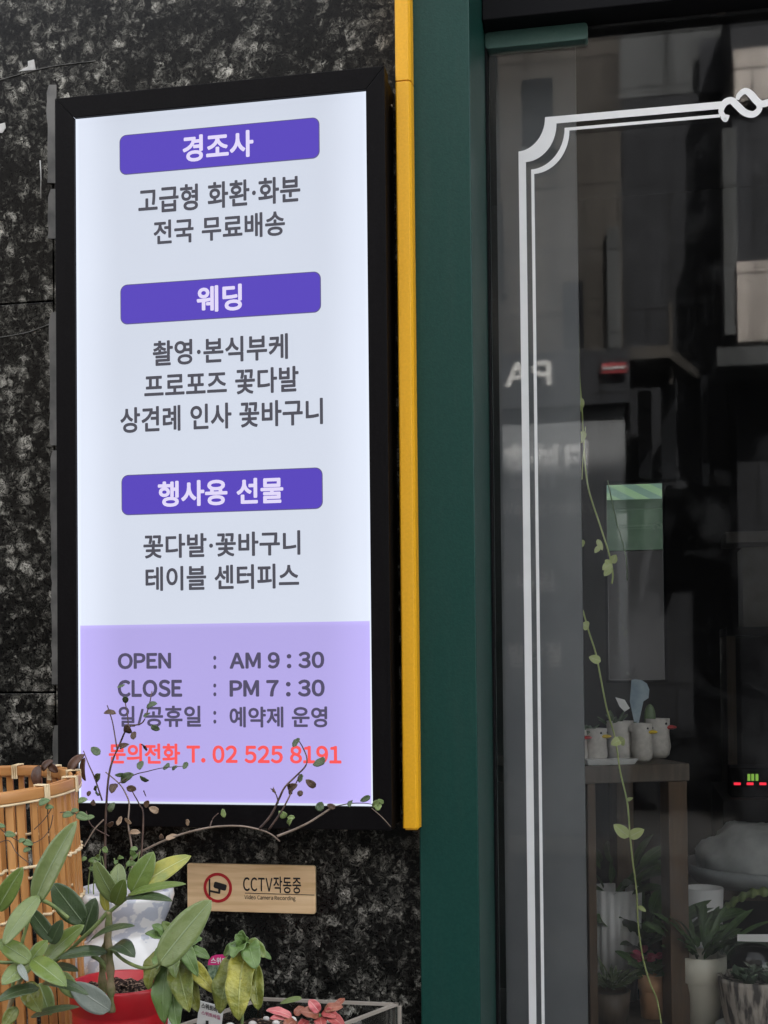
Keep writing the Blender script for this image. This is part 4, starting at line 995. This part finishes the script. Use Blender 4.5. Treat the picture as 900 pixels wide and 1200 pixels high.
stem(rp, [(128, 1140), (118, 1126), (108, 1120)], 3, 'stem', Ys)
lf(rp, (140, 1050), (139, 1012), 26, 'grey', Ys, .02, (-.2, -1, .2))
lf(rp, (153, 1046), (224, 1003), 30, 'yel', Ys, .015, (-.2, -1, .55), label='yellowing leaf')
lf(rp, (154, 1046), (180, 998), 27, 'mid', Ys - .004, .01, (.35, -1, .2))
lf(rp, (138, 1058), (111, 1008), 25, 'grey', Ys - .006, -.005, (-.25, -1, .2))
lf(rp, (150, 1049), (218, 1036), 15, 'mid', Ys - .008, -.03, (0, -.7, 1), .08)
lf(rp, (145, 1053), (202, 1056), 17, 'dark', Ys - .004, -.05, (0, -.5, 1), .10)
lf(rp, (135, 1060), (146, 1030), 20, 'mid', Ys - .008, -.02, (.3, -1, .3))
lf(rp, (126, 1068), (120, 1038), 12, 'yel', Ys, 0, (-.2, -1, .1))
lf(rp, (186, 1130), (248, 1055), 44, 'grey', Ys - .09, .0, (-.35, -1, .25), .04, .06, shape=.42)
lf(rp, (104, 1104), (158, 1085), 15, 'dark', Ys - .01, -.04, (0, -.6, 1), .15)
lf(rp, (126, 1116), (68, 1124), 20, 'dark', Ys - .01, -.02, (0, -.6, 1), .2)
lf(rp, (131, 1110), (158, 1122), 25, 'dark', Ys - .01, -.03, (.3, -.7, 1), .35)
lf(rp, (129, 1184), (82, 1152), 30, 'pale', Ys - .012, -.01, (-.2, -1, .4), .1)
lf(rp, (98, 1082), (62, 1035), 33, 'dark', Ys, 0, (.2, -1, .2))
lf(rp, (97, 1098), (112, 1052), 25, 'dark', Ys + .01, .01, (.1, -1, .1))
lf(rp, (52, 1127), (99, 1084), 26, 'mid', Ys - .012, 0, (-.2, -1, .5))
lf(rp, (60, 1132), (92, 1138), 14, 'dark', Ys - .006, -.01, (0, -.5, 1))
# second plant at the left edge
p2 = at(8, 1290, -.55)
lp = thing('leafy_plant', 'broad leaved green plant in front of the basket at the left edge', 'plant', Vector((p2.x, p2.y, ZSH)))
MB().lathe(Vector((p2.x, p2.y, ZSH)), [(.001, 0), (.045, 0), (.055, .10), (.05, .10), (.001, .09)], 32).build('pot', M['slate'], lp, True)
Y2 = -.55
stem(lp, [(8, 1290), (6, 1210), (16, 1165), (35, 1130)], 3, 'knob', Y2)
stem(lp, [(-12, 1126), (8, 1128), (38, 1127)], 2.2, 'stem', Y2)
stem(lp, [(46, 1054, .02), (60, 1060, .02), (80, 1076, .02)], 2.6, 'stem', Y2)
stem(lp, [(42, 1055), (30, 1090), (20, 1130), (12, 1170)], 2.2, 'stem', Y2 + .02)
lf(lp, (40, 1060), (90, 962), 36, 'grey', Y2, .0, (-.3, -1, .15), .08, .16)
lf(lp, (46, 1050), (4, 1108), 30, 'grey', Y2 - .005, -.03, (-.3, -1, .4), .1)
lf(lp, (-4, 1068), (27, 1016), 24, 'mid', Y2, 0, (.3, -1, .2))
lf(lp, (36, 1127), (-3, 1102), 24, 'mid', Y2 - .012, -.01, (.1, -1, .7))
lf(lp, (36, 1127), (56, 1102), 20, 'mid', Y2 - .006, .01, (-.2, -1, .3))
lf(lp, (38, 1124), (78, 1156), 26, 'mid', Y2 - .016, -.04, (.2, -1, .9))
lf(lp, (36, 1129), (2, 1154), 28, 'grey', Y2 - .010, -.03, (-.2, -1, .6))
lf(lp, (64, 1104), (32, 1062), 20, 'dark', Y2 + .03, 0, (.2, -1, .2))
lf(lp, (60, 1106), (73, 1078), 18, 'dark', Y2 + .03, 0, (.1, -1, .2))
lf(lp, (30, 1152), (48, 1186), 26, 'olive', Y2, -.02, (.2, -1, .4))
lf(lp, (46, 1152), (60, 1190), 24, 'grey', Y2 + .02, -.0, (.2, -1, .2))
lf(lp, (36, 1192), (93, 1180), 13, 'dark', Y2 - .004, -.01, (0, -.6, 1))
lf(lp, (46, 1158), (-4, 1174), 22, 'dark', Y2 - .014, -.03, (0, -.6, 1), .2)
lf(lp, (50, 1152), (104, 1166), 15, 'dark', Y2 - .012, -.03, (0, -.6, 1), .2)
lf(lp, (22, 1130), (33, 1150), 9, 'pale', Y2 - .02, -.02, (0, -1, .6))
lf(lp, (20, 1180), (4, 1205), 18, 'olive', Y2, -.01, (0, -1, .4))
lf(lp, (70, 1140), (92, 1170), 22, 'grey', Y2 + .03, 0, (0, -1, .2))

# basil plants and their tags
YB1 = -.53
def basil(px, lab):
    q = at(px, 1290, YB1); t = thing('basil_plant', lab, 'plant', Vector((q.x, q.y, ZSH)), 'wilting basil plants by the red pot')
    MB().lathe(Vector((q.x, q.y, ZSH)), [(.001, 0), (.034, 0), (.045, .085), (.042, .085), (.001, .075)], 32).build('pot', M['black'], t, True)
    return t
b1 = basil(205, 'wilting olive basil between the red pot and the pink tag')
stem(b1, [(205, 1290), (206, 1190), (204, 1105)], 2.2, 'stem', YB1)
for a in (((190, 1112), (174, 1160), 23, 'olive', -.02, (-.3, -1, .1)), ((200, 1122), (193, 1200), 28, 'basil', -.03, (-.2, -1, .15)), ((208, 1118), (222, 1186), 30, 'olive', -.045, (.2, -1, .1)),
          ((216, 1124), (252, 1164), 20, 'yolive', -.02, (.3, -1, .5)), ((222, 1112), (246, 1124), 13, 'basil', 0, (.2, -.8, .8)), ((210, 1100), (232, 1144), 19, 'basil', -.035, (.3, -1, .3)),
          ((200, 1102), (170, 1094), 15, 'basil', -.01, (0, -.7, .9)), ((196, 1098), (178, 1084), 14, 'basil', -.01, (0, -.7, .9)), ((206, 1096), (190, 1080), 12, 'mid', .0, (0, -.9, .5)), ((204, 1104), (212, 1150), 24, 'dark', -.01, (0, -1, 0)),
          ((206, 1130), (190, 1160), 20, 'dark', 0, (0, -1, 0)), ((214, 1108), (237, 1100), 14, 'basil', .01, (0, -.8, .7)), ((200, 1128), (182, 1150), 26, 'dark', .01, (-.2, -1, 0)),
          ((198, 1106), (184, 1136), 18, 'basil', -.04, (-.4, -1, .3)), ((206, 1108), (206, 1146), 20, 'mid', -.05, (0, -1, .4)), ((214, 1130), (232, 1186), 20, 'olive', -.01, (.4, -1, .1)), ((204, 1150), (208, 1206), 24, 'basil', -.035, (.1, -1, .2)), ((212, 1098), (226, 1084), 12, 'basil', 0, (.2, -.9, .6))):
    lf(b1, a[0], a[1], a[2], a[3], YB1, a[4], a[5], .25, .25, .2)
b2 = basil(286, 'wilting yellow basil with a tight green head beside the pink tag')
stem(b2, [(280, 1290), (284, 1190), (286, 1110)], 2, 'stem', YB1)
for a in (((286, 1108), (276, 1095), 17, 'basil', -.015, (-.2, -1, .9)), ((288, 1106), (273, 1123), 22, 'basil', -.03, (-.3, -1, .5)), ((292, 1106), (300, 1136), 24, 'basil', -.035, (.2, -1, .4)), ((290, 1103), (311, 1122), 17, 'mid', -.01, (.5, -1, .5)),
          ((290, 1104), (262, 1120), 14, 'basil', 0, (-.2, -1, .6)), ((290, 1112), (280, 1196), 34, 'yolive', -.05, (0, -1, .1)), ((280, 1118), (258, 1188), 30, 'olive', -.03, (-.2, -1, .1)), ((296, 1126), (303, 1184), 20, 'olive', -.02, (.3, -1, .1)),
          ((288, 1120), (292, 1160), 28, 'olive', -.02, (.1, -1, .1)), ((292, 1110), (318, 1124), 9, 'basil', 0, (0, -.8, .8)), ((282, 1112), (272, 1160), 26, 'dark', 0, (0, -1, 0)), ((290, 1118), (300, 1150), 24, 'dark', 0.01, (0, -1, 0)), ((284, 1104), (284, 1090), 13, 'basil', -.012, (.2, -1, .6))):
    lf(b2, a[0], a[1], a[2], a[3], YB1, a[4], a[5], .28, .28, .2, .38)
M['pink'] = mat('pink_card', (.52, .02, .16), .5); M['tagwhite'] = noisy('white_card', (.62, .62, .60), (.70, .70, .68), 30, .5); M['taggreen'] = noisy('printed_green', (.02, .07, .03), (.22, .3, .2), 180, .5)
YTg = -.36
tg = thing('plant_tag', 'rounded pink and green plant tag between the two basil plants', 'tag', at(252, 1160, YTg))
flat_px('pink_top', [(243.5, 1131), (244.5, 1125), (248, 1121), (253, 1119), (264, 1118.5), (264, 1130.5)], YTg, M['pink'], tg, .0008)
flat_px('green_picture', [(243, 1131.4), (264, 1130.9), (264, 1160), (246, 1160)], YTg, M['taggreen'], tg, .0008)
flat_px('stake', [(251, 1160.2), (258, 1160.2), (256, 1290), (253, 1290)], YTg, M['tagwhite'], tg, .0008)
text('스위트', (247, 266, 1122, 1129.5), YTg - .0005, M['tagwhite'], tg, .03)
tg2 = thing('plant_tag', 'small white printed plant tag standing at the foot of the basil', 'tag', at(246, 1205, -.47))
YT2 = -.47
flat_px('card', [(234, 1172.5), (262, 1180), (258, 1216), (229, 1212)], YT2, M['tagwhite'], tg2, .0008)
flat_px('stake', [(240, 1216.2), (246, 1216.2), (244, 1290), (242, 1290)], YT2, M['tagwhite'], tg2, .0008)
def tilted(t, px0, px1, py0, py1, m, bold):
    o = text(t, (px0, px1, py0, py1), YT2 - .0004, m, tg2, bold)
    c = at((px0+px1)/2, (py0+py1)/2, YT2) - tg2.location
    for v in o.data.vertices:
        d = v.co - c; v.co.z -= d.x * .24
M['magenta'] = mat('magenta_ink', (.35, .03, .12), .5)
tilted('스위트바질', 236, 259, 1178, 1184.5, M['ink'], .03); tilted('스위트바질', 236, 258, 1187, 1192, M['magenta'], .02)
MB().box(tuple(at(241, 1196, YT2 - .0006)), tuple(at(244.5, 1208, YT2 - .0002))).build('print_mark', M['ink'], tg2)

# clear acrylic box of red leaves
M['acryl'] = M['glass']
M['acedge'] = noisy('acrylic_edge', (.28, .25, .215), (.34, .305, .265), 20, .35)
cR = at(467, 1175, -.10); cL = at(306, 1168.5, -.10); zA = (cR.z + cL.z) / 2
fR = atz(402, 1200, zA); dv = (fR - cR); dv.z = 0; dv = dv.normalized() * .30
cR.z = cL.z = zA
ab = thing('acrylic_box', 'clear acrylic planter box with frosted edges at the wall', 'planter box', Vector(((cR.x + cL.x)/2, -.2, ZSH)))
def wallp(a, c, z0, z1, th, m, nm):
    n_ = (c - a).cross(Vector((0, 0, 1))).normalized() * th
    p = [a, c, c + n_, a + n_]
    return MB().hexa([Vector((v.x, v.y, z0)) for v in p] + [Vector((v.x, v.y, z1)) for v in p]).build(nm, m, ab)
fRR = cR + dv; fLL = cL + dv
es = .0045
for a, c in ((cR, fRR), (fRR, fLL), (fLL, cL), (cL, cR)):
    wallp(a, c, ZSH, zA - es, es, M['acryl'], 'side')
    wallp(a, c, zA - es + .0003, zA, es + .001, M['acedge'], 'top_edge')
for c in (cR, fRR): MB().box((c.x - .001, c.y - .003, ZSH), (c.x + .0045, c.y + .003, zA - es - .0005)).build('corner_edge', M['acedge'], ab)
M['pebble'] = noisy('white_pebbles', (.4, .38, .36), (.66, .64, .6), 50, .6)
YF2 = -.30
rl = thing('fittonia_plant', 'low plant with pink and rust red leaves in the acrylic box', 'plant', Vector((at(360, 1200, YF2).x, YF2, ZSH + .01)))
LM['pink'] = leafmat('leaf_pink', (.46, .09, .10), (.60, .20, .19), (.66, .38, .34)); LM['rust'] = leafmat('leaf_rust', (.20, .06, .035), (.32, .11, .06), (.42, .2, .14)); LM['redl'] = leafmat('leaf_red', (.26, .03, .03), (.38, .07, .06), (.5, .2, .17))
for a in (((374, 1186), (362, 1172), 15, 'pink', 0, (0, -1, .8)), ((378, 1186), (396, 1192), 15, 'redl', -.01, (.3, -1, .8)), ((374, 1190), (352, 1186), 18, 'rust', -.01, (0, -1, 1)), ((380, 1184), (402, 1180), 14, 'rust', 0, (0, -1, 1)),
          ((376, 1192), (378, 1208), 18, 'redl', -.02, (0, -1, .6)), ((384, 1190), (404, 1204), 16, 'redl', -.02, (.2, -1, .8)), ((342, 1192), (312, 1184), 13, 'pink', 0, (0, -.7, 1)), ((338, 1194), (316, 1194), 10, 'pink', -.01, (0, -.7, 1)), ((346, 1196), (332, 1206), 16, 'rust', -.02, (0, -1, .8)),
          ((360, 1196), (350, 1208), 14, 'redl', -.02, (0, -1, .8)), ((346, 1190), (356, 1180), 12, 'rust', .01, (0, -1, .8)), ((390, 1184), (404, 1170), 9, 'rust', .02, (0, -1, .8))):
    lf(rl, a[0], a[1], a[2] * .85, a[3], YF2, a[4], a[5], .22, .25, .15, .4)
stem(rl, [(372, 1290), (374, 1220), (375, 1188)], 1.5, 'stem', YF2)
sb = thing('soil_bed', 'white pebbles and dark soil filling the acrylic box', 'soil', Vector(((cR.x+cL.x)/2, -.25, ZSH)))
zsoil = at(360, 1232, -.28).z
p = [cL + dv * .12 + Vector((.012, 0, 0)), cR + dv * .12 - Vector((.03, 0, 0)), fRR - dv * .12 - Vector((.02, 0, 0)), fLL - dv * .12 + Vector((.02, 0, 0))]
MB().hexa([Vector((v.x, v.y, ZSH + .001)) for v in p] + [Vector((v.x, v.y, zsoil)) for v in p]).build('soil', M['soil'], sb)
random.seed(2); b = MB()
for q in range(40):
    u, t = random.random(), random.random(); v = (p[0] * (1-u) + p[1] * u) * (1-t) + (p[3] * (1-u) + p[2] * u) * t
    b.ball(Vector((v.x, v.y, zsoil + .002)), random.uniform(.004, .008), 6, (1, .8, .7))
b.build('pebbles', M['pebble'], sb, True)
lf_ = thing('sprout', 'pale green sprout leaf lying over the acrylic edge', 'leaf', at(340, 1175, -.13))
for a in (((335, 1176), (327, 1174)), ): pass
MB().leaf(at(354, 1170, -.13), at(328, 1176, -.13), 9 * mpp(-.13), (0, -.6, 1), .1, .1).build('leaf', LM['grey'], lf_, True, solid=.0006)

# twiggy vine in front of the sign
YTw = -.22
M['twig'] = noisy('brown_twig', (.045, .028, .022), (.12, .075, .055), 60, .6)
M['twigpale'] = noisy('pale_twig', (.20, .15, .11), (.28, .22, .17), 60, .6)
LM['tgreen'] = leafmat('twig_leaf_green', (.05, .085, .04), (.09, .13, .06), (.13, .17, .09), .5); LM['tbright'] = leafmat('twig_leaf_bright', (.16, .24, .07), (.22, .30, .10), (.3, .36, .18), .5); LM['tbrown'] = leafmat('twig_leaf_brown', (.05, .03, .02), (.12, .07, .04), (.15, .1, .07), .6); LM['ttan'] = leafmat('twig_leaf_tan', (.26, .17, .10), (.36, .26, .17), (.4, .3, .2), .6)
q = at(140, 1290, YTw)
tp = thing('twiggy_shrub', 'thin branching twigs with sparse small leaves in front of the lit sign', 'shrub', Vector((q.x, q.y, ZSH)))
MB().lathe(Vector((q.x + .25 * 0, q.y + .02, ZSH)), [(.001, 0), (.04, 0), (.05, .09), (.046, .09), (.001, .08)], 32).build('pot', M['slate'], tp, True) if False else None
random.seed(17)
def br(pts, r0, r1, m='twig', Y=YTw):
    out = []; dY = 0
    for x, y in pts: dY += random.uniform(-.006, .006); out.append((x + random.uniform(-.5, .5), y + random.uniform(-.5, .5), dY))
    stem(tp, out, r0, m, Y, 5, r1)
br([(126, 1290), (124, 1100), (123.5, 1005), (124.5, 941), (129.4, 900), (141, 870), (150, 852), (167, 846.5), (175, 826), (178, 810)], 1.9, .6)
br([(137, 880), (135, 862), (131, 845), (126, 826)], 1, .6)
br([(150, 852), (149, 838), (146, 822)], .9, .6)
br([(120, 938), (111, 912), (104, 895), (98, 880)], 1, .6)
br([(150, 1290), (153, 1100), (155, 1003), (150.5, 968), (151, 943), (147, 930), (139, 918), (124, 905)], 1.4, .7, 'twigpale')
br([(166, 1005), (168, 955), (163, 943), (157, 930), (152, 922)], 1.2, .6)
br([(139, 918), (158, 908), (172, 904), (190, 900), (214, 898)], .8, .4)
br([(154, 1006), (170, 996), (205, 980), (245, 970), (280, 968), (305, 972), (318, 978), (328, 986)], 1.5, .9, 'twigpale')
br([(304, 971), (318, 955), (327, 936), (334, 922), (346, 910), (358, 898), (360, 888), (355, 876), (350, 868)], 1.6, .6)
br([(315, 972), (330, 950), (342, 928), (352, 908)], 1.3, .7)
br([(325, 980), (345, 972), (362, 964), (378, 954), (393, 944)], 1.6, 1.2, 'twigpale')
br([(326, 942), (324, 932), (317, 924)], .9, .5)
br([(246, 970), (249, 960), (256, 953)], .9, .6)
br([(392, 945), (410, 942), (428, 941), (441, 944)], .7, .4)
br([(436, 947), (448, 958), (458, 969)], .5, .4, 'twigpale')
br([(128, 980), (108, 968), (101, 950)], .8, .5); br([(122, 960), (112, 970), (102, 985), (98, 992)], 1, .6, 'twigpale')
b = {}
for x, y, s, m in ((129, 836, 13, 'tbrown'), (147, 820, 10, 'tgreen'), (142, 804, 9, 'tgreen'), (178, 827, 13, 'tgreen'), (172, 838, 9, 'tgreen'), (150, 854, 14, 'tbrown'), (157, 862, 12, 'tbrown'), (146, 874, 11, 'tbrown'), (169, 876, 11, 'tbrown'), (182, 853, 11, 'tgreen'), (165, 897, 13, 'tgreen'), (149, 911, 17, 'tgreen'), (140, 908, 10, 'tgreen'), (169, 912, 12, 'tgreen'),
                   (195, 898, 11, 'tgreen'), (217, 897, 11, 'tgreen'), (205, 900, 8, 'tgreen'), (133, 924, 15, 'tbrown'), (154, 924, 11, 'tbrown'), (131, 946, 15, 'tgreen'), (158, 976, 12, 'ttan'), (140, 962, 14, 'ttan'), (150, 962, 10, 'ttan'), (129, 965, 9, 'tbrown'), (180, 949, 12, 'ttan'), (172, 942, 10, 'tbrown'), (201, 981, 14, 'ttan'), (190, 980, 8, 'tbrown'), (262, 953, 13, 'tbright'), (220, 964, 10, 'ttan'), (170, 930, 9, 'tbrown'),
                   (347, 870, 14, 'tgreen'), (374, 893, 16, 'tgreen'), (352, 912, 13, 'tgreen'), (343, 922, 12, 'tbrown'), (364, 918, 15, 'tbrown'), (331, 954, 12, 'tbright'), (341, 963, 10, 'tbright'), (341, 958, 8, 'tbright'), (375, 945, 14, 'tgreen'), (388, 945, 10, 'tbrown'), (411, 942, 10, 'tgreen'), (428, 936, 13, 'tgreen'), (440, 942, 11, 'tbright'), (444, 946, 11, 'tbright'), (446, 939, 8, 'tbright'),
                   (112, 880, 14, 'tgreen'), (115, 911, 12, 'tgreen'), (116, 926, 14, 'tgreen'), (104, 930, 8, 'tbrown'), (110, 941, 8, 'tbrown'), (352, 930, 9, 'tbrown'), (340, 928, 8, 'tbrown'), (322, 926, 8, 'tbrown')):
    a = random.uniform(0, 6.28); sx_, sy_ = math.cos(a) * s * .55, math.sin(a) * s * .4; d = random.uniform(-.008, .008)
    B = at(x - sx_, y - sy_, YTw - .004 + d); T = at(x + sx_, y + sy_, YTw - .004 - d)
    b.setdefault(m, MB()).leaf(B, T, s * random.uniform(.5, .75) * mpp(YTw), Vector((random.uniform(-.5, .5), -1, random.uniform(-.2, .7))), random.uniform(-.2, .4), random.uniform(.1, .5), .42, 4, 8, .12)
for m, o in b.items(): o.build('leaves', LM[m], tp, True, solid=.0005)
# a second trailing vine crossing the basket, and low shoots behind the red pot
YTv = -.60
tv = thing('trailing_vine', 'fine trailing vine with small leaves across the bamboo basket', 'vine', at(20, 985, YTv))
for pts in ([(-6, 966), (12, 980), (30, 988), (46, 985), (58, 972), (62, 955)], [(40, 972), (52, 960), (62, 945)], [(-6, 990), (10, 985), (20, 1000), (35, 1012)]):
    stem(tv, pts, .6, 'twig', YTv)
b = MB()
for x, y, s in ((2, 968, 9), (12, 978, 13), (33, 988, 13), (32, 996, 10), (26, 985, 9), (52, 940, 15), (58, 946, 10), (80, 955, 14), (97, 957, 17), (88, 950, 9), (97, 938, 12), (106, 958, 10)):
    a = random.uniform(-.5, .5); sx_, sy_ = math.cos(a) * s * .5, math.sin(a) * s * .4
    b.leaf(at(x - sx_, y - sy_, YTv), at(x + sx_, y + sy_, YTv), s * .6 * mpp(YTv), (random.uniform(-.4, .4), -1, .5), .2, .2, .45, 4, 8)
b.build('leaves', leafmat('vine_leaf_small', (.08, .14, .05), (.13, .19, .07), (.2, .25, .12), .5), tv, True, solid=.0005)
stem(tv, [(70, 952), (84, 952), (104, 960)], .6, 'twig', YTv)
YSh = -.28
lsr = thing('low_shoots', 'tangle of thin stems and tiny leaves behind the broad leaved plant', 'plant', at(135, 1040, YSh))
random.seed(12); b = MB()
for k_ in range(9):
    x = 104 + k_ * 7; pts = [(x, 1060), (x + random.uniform(-6, 6), 1035), (x + random.uniform(-10, 10), random.uniform(995, 1015))]
    stem(lsr, pts, .8, 'stem', YSh)
    for j in range(3):
        xx, yy = pts[2][0] + random.uniform(-8, 8), pts[2][1] + random.uniform(-4, 25); a = random.uniform(0, 6.28); s = random.uniform(7, 12)
        b.leaf(at(xx, yy, YSh), at(xx + math.cos(a) * s, yy + math.sin(a) * s * .7, YSh - .005), s * .6 * mpp(YSh), (random.uniform(-.4, .4), -1, .5), .2, .2, .45, 4, 8)
b.build('leaves', LM['basil'], lsr, True, solid=.0005)
